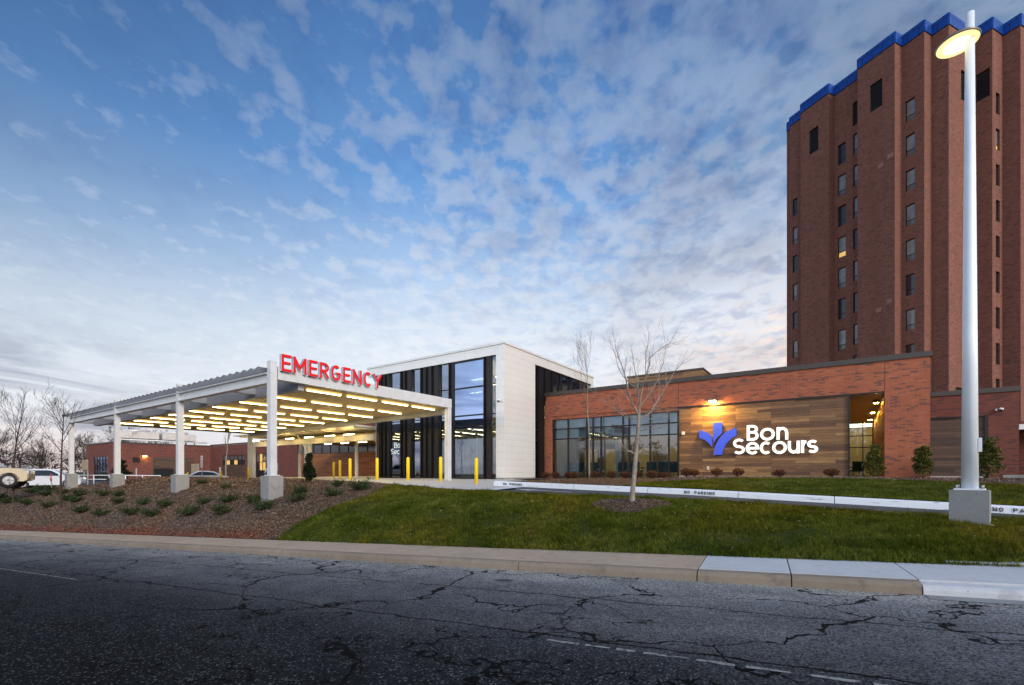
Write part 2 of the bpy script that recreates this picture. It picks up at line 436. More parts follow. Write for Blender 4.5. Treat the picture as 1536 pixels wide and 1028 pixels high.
def mulch_mat():
    m,nt,out=newmat('wood_chip_mulch'); n=N(nt)
    tc=n('ShaderNodeTexCoord').outputs['Object']
    v=n('ShaderNodeTexVoronoi',{'Vector':n.scale(tc,(22,34,22)),'Scale':1.0,'Randomness':1},feature='F1')
    cc=n('ShaderNodeSeparateColor',{0:v.outputs['Color']}).outputs[0]
    c=n.ramp(cc,[(0,(.03,.022,.018)),(.5,(.11,.078,.062)),(.85,(.20,.145,.11)),(1,(.34,.26,.20))])
    b=n.noise(tc,.45,5,.6)
    c=n.mix(n.mapr(b,.4,.65,0,.6),c,n.mix(1.0,c,(1.5,1.05,.68,1),'MULTIPLY'))
    d=n.noise(tc,3,4,.6)
    c=n.mix(n.mapr(d,.5,.8,0,.6),c,(.02,.015,.012,1))
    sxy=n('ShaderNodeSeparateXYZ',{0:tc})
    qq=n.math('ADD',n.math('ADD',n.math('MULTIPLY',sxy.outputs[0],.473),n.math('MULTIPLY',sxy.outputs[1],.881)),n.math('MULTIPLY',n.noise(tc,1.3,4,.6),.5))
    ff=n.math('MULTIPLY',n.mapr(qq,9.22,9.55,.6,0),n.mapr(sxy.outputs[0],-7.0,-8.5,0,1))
    c=n.mix(ff,c,n.mix(1.0,c,(1.25,.50,.42,1),'MULTIPLY'))  # red tail-light glow painted into the mulch along the pavement
    principled(n,out,c,.95,bump=n.math('ADD',cc,n.noise(tc,12,4,.7)),bdist=.03,bstr=1,spec=.1); return m
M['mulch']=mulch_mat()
def chipm(name,a,b,cc):
    m,nt,out=newmat(name); n=N(nt)
    oi=n('ShaderNodeNewGeometry').outputs['Random Per Island']
    c=n.ramp(oi,[(0,a),(.6,b),(1,cc)])
    if name=='loose_bark_chips':
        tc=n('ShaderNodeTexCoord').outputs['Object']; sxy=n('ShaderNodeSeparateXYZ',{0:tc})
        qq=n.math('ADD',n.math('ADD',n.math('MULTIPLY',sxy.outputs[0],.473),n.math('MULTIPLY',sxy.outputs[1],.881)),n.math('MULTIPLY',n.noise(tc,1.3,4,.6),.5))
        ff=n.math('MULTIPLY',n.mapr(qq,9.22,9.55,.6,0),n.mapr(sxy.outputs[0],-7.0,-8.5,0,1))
        c=n.mix(ff,c,n.mix(1.0,c,(1.15,.5,.42,1),'MULTIPLY'))  # same painted red glow on the loose chips
        pt=n.noise(tc,.6,4,.6); c=n.mix(n.mapr(pt,.45,.65,0,.7),c,n.mix(1.0,c,(1.35,1.0,.68,1),'MULTIPLY'))
    principled(n,out,c,.9,spec=.15); return m
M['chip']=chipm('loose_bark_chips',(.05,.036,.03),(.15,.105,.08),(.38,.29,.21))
M['straw']=chipm('pine_straw',(.10,.06,.03),(.20,.12,.06),(.34,.22,.12))
def soil():
    m,nt,out=newmat('lawn_soil'); n=N(nt)
    tc=n('ShaderNodeTexCoord').outputs['Object']
    a=n.noise(tc,30,4,.7); b=n.noise(tc,.9,5,.6)
    c=n.mix(n.mapr(a,.3,.7,0,1),c4((.016,.024,.006)),c4((.05,.070,.014)))
    c=n.mix(n.mapr(b,.45,.7,0,.5),c,c4((.06,.06,.014)))
    principled(n,out,c,.95,bump=a,bdist=.03,spec=.1); return m
M['soil']=soil()
def grassm():
    m,nt,out=newmat('grass_blades'); n=N(nt)
    g=n('ShaderNodeNewGeometry'); oi=g.outputs['Random Per Island']
    tc=n('ShaderNodeTexCoord').outputs['Object']; b=n.noise(tc,.7,5,.65); b2=n.noise(tc,.22,3,.5)
    f=n.math('ADD',n.math('MULTIPLY',oi,.5),n.math('MULTIPLY',n.mapr(b,.3,.7,0,1),.5))
    c=n.ramp(f,[(0,(.03,.050,.007)),(.35,(.10,.135,.014)),(.65,(.20,.225,.03)),(.88,(.33,.29,.08)),(1,(.52,.42,.22))])
    c=n.mix(n.mapr(b2,.42,.65,0,.8),c,n.mix(1.0,c,(1.55,1.05,.75,1),'MULTIPLY'))
    b3=n.noise(tc,1.9,5,.65)
    c=n.mix(n.mapr(b3,.44,.62,0,.8),c,n.mix(1.0,c,(.45,.5,.5,1),'MULTIPLY'))
    b4=n.noise(tc,10,3,.7)
    c=n.mix(n.mapr(b4,.42,.60,.75,0),c,n.mix(1.0,c,(.30,.36,.35,1),'MULTIPLY'))
    d=n('ShaderNodeBsdfDiffuse',{0:c}); t=n('ShaderNodeBsdfTranslucent',{0:c})
    mx=n('ShaderNodeMixShader',{0:.3,1:d.outputs[0],2:t.outputs[0]}); nt.links.new(mx.outputs[0],out.inputs[0]); return m
M['grass']=grassm()
def leafm(name,cols,transl=.25):
    m,nt,out=newmat(name); n=N(nt)
    oi=n('ShaderNodeNewGeometry').outputs['Random Per Island']
    c=n.ramp(oi,[(i/(len(cols)-1),x) for i,x in enumerate(cols)])
    d=n('ShaderNodeBsdfPrincipled',{'Base Color':c,'Roughness':.55,'Specular IOR Level':.3}); t=n('ShaderNodeBsdfTranslucent',{0:c})
    mx=n('ShaderNodeMixShader',{0:transl,1:d.outputs[0],2:t.outputs[0]}); nt.links.new(mx.outputs[0],out.inputs[0]); return m
M['juniper']=leafm('dark_juniper_foliage',[(.010,.022,.008),(.022,.045,.014),(.05,.075,.02),(.09,.10,.03)])
M['brownleaf']=leafm('brown_shrub_leaves',[(.05,.018,.010),(.10,.035,.018),(.15,.06,.03),(.17,.09,.04)])
M['holly']=leafm('olive_green_leaves',[(.02,.035,.008),(.06,.085,.016),(.13,.14,.025),(.24,.20,.04)])
M['arb']=leafm('dark_conifer_foliage',[(.008,.016,.007),(.018,.032,.012),(.035,.05,.018)])
M['woodfar']=leafm('distant_bare_twigs',[(.022,.017,.016),(.045,.032,.028),(.075,.05,.04)],.1)
M['rust']=leafm('rust_autumn_leaves',[(.12,.02,.012),(.22,.04,.02),(.28,.07,.03)])
def barkm(name,a,b,sc=14):
    m,nt,out=newmat(name); n=N(nt)
    tc=n('ShaderNodeTexCoord').outputs['Object']
    f=n.noise(n.scale(tc,(1,1,.35)),sc,6,.75); g=n.noise(n.scale(tc,(1,1,3)),sc*.8,3,.7)
    c=n.mix(n.mapr(f,.35,.65,0,1),c4(a),c4(b)); c=n.mix(n.mapr(g,.6,.7,0,.6),c,c4([x*.4 for x in a]))
    principled(n,out,c,.85,bump=f,bdist=.01,spec=.2); return m
M['bark_pale']=barkm('pale_grey_bark',(.16,.13,.10),(.38,.33,.27))
M['bark_dark']=barkm('dark_bark',(.03,.022,.018),(.075,.055,.045))
M['twig_red']=barkm('reddish_twigs',(.10,.06,.05),(.22,.14,.11))
M['blue_roof']=None
def bluecap():
    m,nt,out=newmat('blue_metal_parapet'); n=N(nt)
    uvn=n('ShaderNodeTexCoord').outputs['UV']; s=n('ShaderNodeSeparateXYZ',{0:uvn})
    b=n('ShaderNodeTexBrick',{'Vector':uvn,'Color1':(0,0,0,1),'Color2':(1,1,1,1),'Mortar':(0,0,0,1),'Scale':1,'Mortar Size':.03,'Brick Width':1.0,'Row Height':.75,'Mortar Smooth':0})
    c=n.mix(b.outputs['Color'],c4((.005,.06,.30)),c4((.012,.11,.48)))
    c=n.mix(b.outputs['Fac'],c,c4((.003,.012,.05)))
    principled(n,out,c,.35,.3,spec=.5); return m
M['blue_roof']=bluecap()

# ------------------------------------------------------------------ world
def world():
    w=bpy.data.worlds.new('World'); SC.world=w; w.use_nodes=True; nt=w.node_tree; nt.nodes.clear(); n=N(nt)
    out=nt.nodes.new('ShaderNodeOutputWorld')
    d=n('ShaderNodeTexCoord').outputs['Generated']
    s=n('ShaderNodeSeparateXYZ',{0:d}); x,y,z=s.outputs
    za=n.math('MAXIMUM',z,0)
    grad=n.ramp(za,[(0,(.78,.78,.83)),(.12,(.83,.86,.91)),(.26,(.70,.80,.92)),(.38,(.40,.59,.87)),(.52,(.155,.35,.71)),(.70,(.075,.195,.46)),(1,(.05,.12,.32))])
    # deeper toward the left and the zenith corners
    lf=n.mapr(x,-.80,-.20,0,1)
    grad=n.mix(n.math('MULTIPLY',n.math('SUBTRACT',1,lf),n.mapr(za,.12,.45,.0,1)),grad,n.mix(1.0,grad,(.44,.48,.53,1),'MULTIPLY'))
    rf=n.mapr(x,.15,.55,0,.8)
    grad=n.mix(rf,grad,n.mix(1.0,grad,(1.6,1.08,.78,1),'MULTIPLY'))
    # altocumulus sheet seen in perspective
    iz=n.math('DIVIDE',1,n.math('ADD',za,.13))
    p=n('ShaderNodeCombineXYZ',{0:n.math('MULTIPLY',x,iz),1:n.math('MULTIPLY',y,iz),2:0.0}).outputs[0]
    pr=n('ShaderNodeMapping',{'Vector':p,'Rotation':(0,0,R(-4)),'Scale':(1.0,.80,1)}).outputs[0]
    n1=n.noise(pr,12.5,4,.50,.05)
    n2=n.noise(pr,1.4,3,.5,.2)
    n3=n.noise(pr,34,3,.6,.1)
    dens=n.math('ADD',n.math('ADD',n.math('MULTIPLY',n1,.72),n.math('MULTIPLY',n2,.26)),n.math('MULTIPLY',n3,.16))
    bias=n.mapr(x,-.60,.25,-.075,.06)
    dens=n.math('ADD',dens,bias)
    cov=n.mapr(dens,.535,.70,0,1)
    cov=n.math('MULTIPLY',cov,n.math('SUBTRACT',2,cov))
    cov=n.math('MULTIPLY',cov,n.mapr(x,-.68,-.15,.38,1))
    ccol=n.ramp(za,[(0,(.86,.85,.88)),(.2,(.86,.89,.94)),(.35,(.66,.74,.87)),(.5,(.44,.54,.73)),(.66,(.27,.37,.56)),(1,(.16,.22,.36))])
    sky=n.mix(n.math('MULTIPLY',cov,.72),grad,ccol)
    big=n.noise(pr,2.3,4,.55,.3)
    sky=n.mix(n.math('MULTIPLY',n.mapr(big,.40,.62,0,.75),n.mapr(x,-.2,.35,.1,1)),sky,n.mix(1.0,sky,(.80,.74,.72,1),'MULTIPLY'))
    # grey-blue cloud bellies
    sh=n.noise(n('ShaderNodeVectorMath',{0:pr,1:(4.1,9.3,0)},operation='ADD').outputs[0],9.5,5,.58,.2)
    belly=n.mapr(sh,.47,.63,0,.85)
    belly=n.math('MULTIPLY',belly,n.mapr(x,-.45,.30,.22,1))
    belly=n.math('MULTIPLY',belly,n.mapr(za,.03,.22,.25,1))
    sky=n.mix(belly,sky,n.mix(1.0,sky,(.66,.72,.84,1),'MULTIPLY'))
    sky=n.mix(n.math('MULTIPLY',n.mapr(za,.50,.68,0,1),n.mapr(n.math('ABSOLUTE',x),.2,.62,.1,1)),sky,n.mix(1.0,sky,(.66,.70,.76,1),'MULTIPLY'))
    # low dark bank on the left, with a peach gap below it
    lowv=n('ShaderNodeCombineXYZ',{0:n.math('MULTIPLY',x,3.2),1:n.math('MULTIPLY',z,16.0),2:n.math('MULTIPLY',y,3.2)}).outputs[0]
    ln=n.noise(lowv,1.15,6,.6,.5)
    lm=n.math('MULTIPLY',n.mapr(ln,.44,.60,0,1),n.math('MULTIPLY',n.mapr(x,-.72,-.46,1,0),n.mapr(za,.12,.24,1,0)))
    lm2=n.math('MULTIPLY',n.mapr(ln,.53,.66,0,.55),n.math('MULTIPLY',n.mapr(x,-.45,.0,1,0),n.mapr(za,.10,.30,1,0)))
    peach=n.math('MULTIPLY',n.mapr(za,.0,.10,1,0),n.mapr(x,-.75,-.3,.75,0))
    sky=n.mix(peach,sky,(.92,.66,.58,1))
    sky=n.mix(n.math('MULTIPLY',n.math('MAXIMUM',lm,lm2),.85),sky,(.19,.225,.34,1))
    # bright glow low in the middle of the view
    gl=n.math('MULTIPLY',n.mapr(za,.05,.46,.55,0),n.mapr(n.math('ABSOLUTE',n.math('ADD',x,.08)),.05,.62,1,0))
    sky=n.mix(gl,sky,(.96,.97,1.0,1))
    # the unseen half of the sky behind the viewer is boosted to fill the facades
    back=n.mapr(y,.15,-.6,1,3.0)
    warm=n.mix(n.mapr(y,.15,-.6,0,1),(1,1,1,1),(1.0,.91,.80,1))
    sky=n.mix(1.0,sky,warm,'MULTIPLY')
    ground=n.mapr(z,-.02,.0,.25,1)
    sky=n.mix(1.0,sky,n('ShaderNodeCombineXYZ',{0:ground,1:ground,2:ground}).outputs[0],'MULTIPLY')
    nis=n('ShaderNodeTexSky',sky_type='NISHITA'); nis.sun_disc=False; nis.sun_elevation=R(22); nis.sun_rotation=R(148)
    b1=n('ShaderNodeBackground',{0:sky,1:back})
    b2=n('ShaderNodeBackground',{0:nis.outputs[0],1:.05*.12})
    ad=n('ShaderNodeAddShader',{0:b1.outputs[0],1:b2.outputs[0]})
    nt.links.new(ad.outputs[0],out.inputs[0])
world()
sun=bpy.data.lights.new('sun','SUN'); sun.energy=2.2; sun.angle=R(14); sun.color=(1,.93,.84)
so=bpy.data.objects.new('sun',sun); COL.objects.link(so)
# light comes from behind the viewer and to the right
so.rotation_euler=Vector((.53*.9,-.85*.9,.40)).to_track_quat('Z','Y').to_euler()
so.location=(20,-30,30)

# ------------------------------------------------------------------ camera
cam=bpy.data.cameras.new('camera'); co=bpy.data.objects.new('camera',cam); COL.objects.link(co)
co.location=(0,0,.5); co.rotation_euler=(R(90),0,0)
cam.sensor_width=36; cam.lens=36*700/1536; cam.shift_y=(707-514)/1536; cam.clip_end=3000; cam.clip_start=.05
SC.camera=co

# ------------------------------------------------------------------ terrain
def lerp(x,t):
    if x<=t[0][0]: return t[0][1]
    for (x0,y0),(x1,y1) in zip(t,t[1:]):
        if x<=x1: return y0+(y1-y0)*(x-x0)/(x1-x0)
    return t[-1][1]
PAD=[(-42,-.95),(-34,-.85),(-28,-.5),(-22,0),(0,0),(4,-.15),(8,-.24),(12,-.32),(17.6,-.5),(20,-.58),(34,-1.1)]
BUMP=[(-30,.10),(-5,.12),(-2,.05),(4,-.03),(8,0),(12,.07),(20,.10)]
CV=-9.7
def zroad(s): return -1.1-.0466*max(-40,min(s,60))
def crest_q(s):
    k0=xy(0,CV); u=(s-(k0[0]*RS[0]+k0[1]*RS[1]))/(A[0]*RS[0]+A[1]*RS[1])
    X,Y=xy(u,CV); return X*RQ[0]+Y*RQ[1],u
def slope_pt(s,w,off=0):
    qk,u=crest_q(s); zs=zroad(s)+.175; zc=lerp(u,PAD)+lerp(u,BUMP)
    q=8.85+(qk-8.85)*w
    X=s*RS[0]+q*RQ[0]; Y=s*RS[1]+q*RQ[1]
    zz=zs+(zc-zs)*(1-max(0,1-w)**2.3)
    zz+=.05*noise.noise((X*.6,Y*.6,0))*min(1,w*3)*min(1,(1-w)*4)
    return (X,Y,zz+off)
def kerb_side_z(u,v):       # berm between the white kerb and the wing
    zk=lerp(u,PAD)+.2; zb=.06 if u<8.5 else .06+.15*min(1,(u-8.5)/1.5)
    t=max(0,min(1,(v+5.8)/6.5)); t=t*t*(3-2*t)
    return zk+(zb-zk)*t
def G(X,Y):
    s=X*RS[0]+Y*RS[1]; Q=X*RQ[0]+Y*RQ[1]; qk,_=crest_q(s)
    if Q<8.85: return zroad(s)+.17
    if Q<qk: return slope_pt(s,(Q-8.85)/(qk-8.85))[2]
    uu,v=uv(X,Y)
    if v>-5.8 and uu>4: return kerb_side_z(uu,v)
    return lerp(uu,PAD)
def Guv(u,v): return G(*xy(u,v))
def grid(fn,us,vs,uvf=None):
    mb=MB()
    P=[[fn(a_,b_) for b_ in vs] for a_ in us]
    nv=len(vs)
    for i in range(len(us)):
        for j in range(nv): mb.v.append(P[i][j])
    for i in range(len(us)-1):
        for j in range(nv-1):
            f=[i*nv+j,(i+1)*nv+j,(i+1)*nv+j+1,i*nv+j+1]
            a0=Vector(mb.v[f[1]])-Vector(mb.v[f[0]]); b0=Vector(mb.v[f[3]])-Vector(mb.v[f[0]])
            if a0.cross(b0).z<0: f=f[::-1]
            mb.f.append(tuple(f)); mb.uv+=[(mb.v[k][0],mb.v[k][1]) for k in f]; mb.m.append(0); mb.sm.append(True)
    return mb
def frange(a_,b_,n_): return [a_+(b_-a_)*i/n_ for i in range(n_+1)]
# base ground to the horizon
obj('ground',grid(lambda x,y:(x,y,-1.3 if y>120 else -5.5),[-900,-300,-120,-60,-20,20,60,120,300,900],[-600,-200,-40,20,60,100,125,300,1200]),M['soil'],frame=IDM,kind='structure')
# the sheet above drops below the street, so nothing of it shows there
ROADF=Matrix(((RS[0],RQ[0],0,0),(RS[1],RQ[1],0,0),(0,0,1,0),(0,0,0,1)))
# road (in street coordinates: x=s, y=q); RS x RQ is left handed, so mirror s
ROADF=Matrix(((-RS[0],RQ[0],0,0),(-RS[1],RQ[1],0,0),(0,0,1,0),(0,0,0,1)))
def rp(s,q,z): return (-s,q,z)
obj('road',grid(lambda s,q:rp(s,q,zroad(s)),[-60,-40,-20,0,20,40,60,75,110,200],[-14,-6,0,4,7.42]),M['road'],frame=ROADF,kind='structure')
# faint centre line, broken by wear
mb=MB()
def strip(mb,s0,s1,q0,q1,dz):
    mb.face([rp(s0,q0,zroad(s0)+dz),rp(s0,q1,zroad(s0)+dz),rp(s1,q1,zroad(s1)+dz),rp(s1,q0,zroad(s1)+dz)])
for s0,s1 in ((-3.2,-2.75),(-2.68,-2.2),(-2.1,-1.68),(-1.62,-1.3),(-1.22,-.72),(-.65,-.3),(-.22,.12),(.2,.5),(.56,.95),(1.02,1.2),(1.26,1.5),(1.56,1.9)):
    m_=max(2,int((s1-s0)/.09)); qa=4.255; qb=4.30
    for i_ in range(m_):
        sa=s0+(s1-s0)*i_/m_; sb_=s0+(s1-s0)*(i_+1)/m_; na,nb=qa+rnd.uniform(-.008,.008),qb+rnd.uniform(-.010,.010)
        pa,pb=(na,nb) if i_==0 else last
        mb.face([rp(sa,pa,zroad(sa)+.005),rp(sa,pb,zroad(sa)+.005),rp(sb_,nb,zroad(sb_)+.005),rp(sb_,na,zroad(sb_)+.005)]); last=(na,nb)
strip(mb,12,17,4.07,4.10,.005)
obj('centre_line',mb,M['paint'],frame=ROADF,kind='structure')
# kerb + pavement, slab by slab
joints=[-12,-9,-6.2,-3.9,-1.73,-.35,.86,3.86,7.04,10.4]+[10.4+3.2*i for i in range(1,50)]
kb=MB(); pt=MB(); pn=MB()
def slabbox(mb,s0,s1,q0,q1,h0,h1):
    P=lambda s,q,h: rp(s,q,zroad(s)+h)
    a_,b_,c_,d_=(s0,q0),(s1,q0),(s1,q1),(s0,q1)
    mb.face([P(*c_,h1),P(*b_,h1),P(*a_,h1),P(*d_,h1)][::-1] if False else [P(*a_,h1),P(*d_,h1),P(*c_,h1),P(*b_,h1)])
    for p,q in ((a_,b_),(b_,c_),(c_,d_),(d_,a_)):
        mb.face([P(*p,h0),P(*p,h1),P(*q,h1),P(*q,h0)])
def kerbprof(mb,s0,s1,lo=.0):
    pr=[(7.42,-.05),(7.425,.09-lo),(7.44,.125-lo),(7.475,.148-lo),(7.60,.152-lo*.6),(7.60,-.05)]
    for (q0,h0),(q1,h1) in zip(pr,pr[1:]):
        mb.face([rp(s0,q0,zroad(s0)+h0),rp(s0,q1,zroad(s0)+h1),rp(s1,q1,zroad(s1)+h1),rp(s1,q0,zroad(s1)+h0)],smooth=False)
    for s in (s0,s1): mb.face([rp(s,q,zroad(s)+h) for q,h in pr])
for s0,s1 in zip(joints,joints[1:]):
    g=.008
    if s1>-1.7: kerbprof(kb,s0+g,s1-g)
    dst=pn if s1<=.9 else pt
    slabbox(dst,s0+g,s1-g,7.603,8.85,-.05,.158)
    if s1<=-1.7: kerbprof(pn,s0+g,s1-g,.03)
obj('kerb',kb,M['kerb_tan'],frame=ROADF,kind='structure',bevel=0)
obj('pavement',pt,M['conc_tan'],frame=ROADF,kind='structure',bevel=.012)
obj('pavement',pn,M['conc_new'],frame=ROADF,kind='structure',bevel=.012)
mb=MB(); slabbox(mb,-14,-2.3,8.86,9.05,-.05,.20); obj('edging',mb,M['conc_new'],frame=ROADF,kind='structure')
mb=MB(); strip(mb,-14,-1.75,7.2,7.42,.006); obj('gutter',mb,M['conc'],frame=ROADF,kind='structure')
# lawn slope and mulch slope, meeting on a curved edge
def sb(w): return 12.75-.9*math.sin(w*2.2)+1.2*w*w+.12*math.sin(w*9)
ws=frange(0,1,22)
def lawnf(t,w): return slope_pt(-22+(sb(w)+22)*t,w)
def mulchf(t,w): return slope_pt(sb(w)+(150-sb(w))*(t**2.0),w)
obj('lawn',grid(lawnf,frange(0,1,70),ws),M['soil'],frame=IDM,kind='structure')
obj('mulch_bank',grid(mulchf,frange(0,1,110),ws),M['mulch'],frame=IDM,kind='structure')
# forecourt, lot, drive
def flat(u,v,dz=0): return (u,v,lerp(u,PAD)+dz)
usL=[-140,-90,-60,-42,-34,-28,-22,-15,-8,0,2,4]
obj('forecourt',grid(lambda u,v:flat(u,v),[-22,-15,-8,0,2,4,5.5],[CV+.05,-6,0,6,12]),M['conc_court'],kind='structure')
obj('car_park',grid(lambda u,v:flat(u,v),[-260,-180,-140,-90,-60,-42,-34,-28,-22],[CV+.05,-6,0,6,12,40,90,160]),M['drive'],kind='structure')
obj('driveway',grid(lambda u,v:flat(u+(.8 if v<-8 else -.6)*max(0,1-(u-5.5)/4) if u<9.5 else u,v,.004),[5.5,8,9.5,12,17.6,20,34,60],[CV+.05,-8.1,-5.98]),M['drive'],kind='structure')
mb=MB()
# lane arrow on the drive
def dq(mb,pts): mb.face([(u,v,lerp(u,PAD)+.009) for u,v in pts])
dq(mb,[(7.0,-8.0),(8.6,-8.0),(8.6,-7.85),(7.0,-7.85)]); dq(mb,[(6.2,-7.92),(7.0,-8.3),(7.0,-7.55)])
obj('arrow_marking',mb,M['paint_new'],kind='structure')
mb=MB(); dq(mb,[(5.6,-9.3),(6.1,-9.3),(5.4,-6.2),(4.9,-6.2)]); obj('stop_line',mb,M['paint_new'],kind='structure')
# berm behind the white kerb: lawn strip and planting bed
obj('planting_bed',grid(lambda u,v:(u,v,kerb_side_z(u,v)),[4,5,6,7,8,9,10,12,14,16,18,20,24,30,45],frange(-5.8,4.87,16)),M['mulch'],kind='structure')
def ls(t,w):
    u=9.6+t*34; v1=min(-.2,-3.6+ (u-9.6)*1.0)-max(0,u-17.5)*.35+.12*math.sin(u*1.3)
    v0=-5.78; v=v0+(v1-v0)*w
    return (u,v,kerb_side_z(u,v)+.02)
obj('lawn_strip',grid(ls,frange(0,1,50),frange(0,1,10)),M['soil'],kind='structure')
obj('planting_bed',grid(lambda u,v:(u,v,.03),[-.1,1.5,3.95],[.9,3,4.86]),M['mulch'],kind='structure')
obj('rear_yard',grid(lambda u,v:(u,v,.05),[18,24,40,80],[4.87,10,40,90]),M['soil'],kind='structure')

# ------------------------------------------------------------------ strokes lettering
def arc(cx,cy,rx,ry,a0,a1,n=12): return [(cx+rx*math.cos(R(a0+(a1-a0)*i/n)),cy+ry*math.sin(R(a0+(a1-a0)*i/n))) for i in range(n+1)]
BOWLT=lambda: [(0,1),(.55,1)]+arc(.55,.76,.45,.24,90,-90)+[(0,.52)]
GLY={
'E':[[(0,0),(0,1)],[(.1,1),(1,1)],[(.1,.5),(.88,.5)],[(.1,0),(1,0)]],
'M':[[(0,0),(0,1)],[(0,1),(.5,.3),(1,1)],[(1,1),(1,0)]],
'R':[[(0,0),(0,1)],[(.1,1),(.5,1)]+arc(.5,.74,.5,.26,90,-90)+[(.1,.48)],[(.5,.46),(1,0)]],
'G':[arc(.5,.5,.5,.5,48,335,22)+[(1,.46)],[(.95,.46),(.6,.46)]],
'N':[[(0,0),(0,1)],[(0,1),(1,0)],[(1,0),(1,1)]],
'C':[arc(.5,.5,.5,.5,48,312,20)],
'Y':[[(0,1),(.5,.48),(1,1)],[(.5,.48),(.5,0)]],
'O':[arc(.5,.5,.5,.5,0,360,28)],
'P':[[(0,0),(0,1)],[(.1,1),(.5,1)]+arc(.5,.73,.5,.27,90,-90)+[(.1,.46)]],
'A':[[(0,0),(.5,1),(1,0)],[(.2,.32),(.8,.32)]],
'K':[[(0,0),(0,1)],[(1,1),(.05,.42)],[(.38,.6),(1,0)]],
'I':[[(.5,0),(.5,1)]],
'T':[[(0,1),(1,1)],[(.5,.95),(.5,0)]],
'S':[arc(.5,.745,.5,.255,35,270,14)+arc(.5,.255,.5,.235,90,-145,14)[1:]],
'B':[[(0,0),(0,1)],[(.1,1),(.5,1)]+arc(.5,.77,.42,.23,90,-90)+[(.1,.54)],[(.1,.54),(.55,.54)]+arc(.55,.27,.45,.27,90,-90)+[(.1,0)]],
'o':[arc(.5,.5,.5,.5,0,360,28)],'s':[arc(.5,.745,.5,.255,35,270,14)+arc(.5,.255,.5,.235,90,-145,14)[1:]],
'c':[arc(.5,.5,.5,.5,48,312,20)],
'e':[[(.02,.5),(1,.5)]+arc(.5,.5,.5,.5,0,318,22)[1:]],
'n':[[(0,0),(0,1)],arc(.5,.52,.5,.48,165,0,12)+[(1,0)]],
'u':[[(1,0),(1,1)],[(0,1)]+arc(.5,.48,.5,.48,180,345,12)],
'r':[[(0,0),(0,1)],arc(.75,.45,.72,.52,170,85,8)],
}
def glyph(mb,ch,x0,y0,W,Hh,w,fn,d0,d1,m=0,ms=None):
    """stroke letter in the box (x0,y0,W,Hh); fn(x,y,d) maps to 3D; d0 is the front"""
    for k,st in enumerate(GLY[ch]):
        pts=[Vector((x0+w/2+px*(W-w),y0+w/2+py*(Hh-w))) for px,py in st]
        closed=(pts[0]-pts[-1]).length<1e-6
        if not closed:
            axis=abs(pts[1].x-pts[0].x)<1e-6 or abs(pts[1].y-pts[0].y)<1e-6
            if len(pts)==2 or ch in 'YMA':
                e=w/2 if (abs(pts[1].x-pts[0].x)<1e-6 or abs(pts[1].y-pts[0].y)<1e-6) else w*.32
                pts[0]=pts[0]-(pts[1]-pts[0]).normalized()*e
                e=w/2 if (abs(pts[-1].x-pts[-2].x)<1e-6 or abs(pts[-1].y-pts[-2].y)<1e-6) else w*.32
                pts[-1]=pts[-1]+(pts[-1]-pts[-2]).normalized()*e
            elif ch in 'nu' : 
                e=w/2
                if ch=='n': pts[-1]=pts[-1]+Vector((0,-e))
                else: pts[0]=pts[0]+Vector((0,e))
        n_=len(pts); Lf=[]; Rt=[]
        for i in range(n_):
            if closed:
                p0=pts[(i-1)%(n_-1)]; p2=pts[(i+1)%(n_-1)] if i<n_-1 else pts[1]
            else: p0=pts[max(i-1,0)]; p2=pts[min(i+1,n_-1)]
            da=(pts[i]-p0); db=(p2-pts[i])
            if da.length<1e-9: da=db
            if db.length<1e-9: db=da
            da.normalize(); db.normalize()
            t=(da+db)
            if t.length<1e-3: t=da
            t.normalize(); nn=Vector((-t.y,t.x)); cs=max(.45,abs(nn.dot(Vector((-da.y,da.x)))))
            Lf.append(pts[i]+nn*w/2/cs); Rt.append(pts[i]-nn*w/2/cs)
        dd=d0+(d1-d0)*.004*k*1.0
        for i in range(n_-1):
            q=[Lf[i],Rt[i],Rt[i+1],Lf[i+1]]
            mb.face([fn(p.x,p.y,dd) for p in q],m=m)
            mb.face([fn(Lf[i].x,Lf[i].y,dd),fn(Lf[i+1].x,Lf[i+1].y,dd),fn(Lf[i+1].x,Lf[i+1].y,d1),fn(Lf[i].x,Lf[i].y,d1)],m=m if ms is None else ms)
            mb.face([fn(Rt[i+1].x,Rt[i+1].y,dd),fn(Rt[i].x,Rt[i].y,dd),fn(Rt[i].x,Rt[i].y,d1),fn(Rt[i+1].x,Rt[i+1].y,d1)],m=m if ms is None else ms)
        if not closed:
            for i in (0,n_-1): mb.face([fn(Lf[i].x,Lf[i].y,dd),fn(Rt[i].x,Rt[i].y,dd),fn(Rt[i].x,Rt[i].y,d1),fn(Lf[i].x,Lf[i].y,d1)],m=m if ms is None else ms)
    return mb
def text_strip(parent,name,txt,x,y,W,Hh,gap,w,fn,d0,d1,mat,space=.7):
    mb=MB()
    for ch in txt:
        if ch==' ': x+=W*space+gap; continue
        ww=W*(1.25 if ch=='M' else .35 if ch=='I' else 1)
        glyph(mb,ch,x,y,ww,Hh,w,fn,d0,d1); x+=ww+gap
    return obj(name,mb,mat,parent)

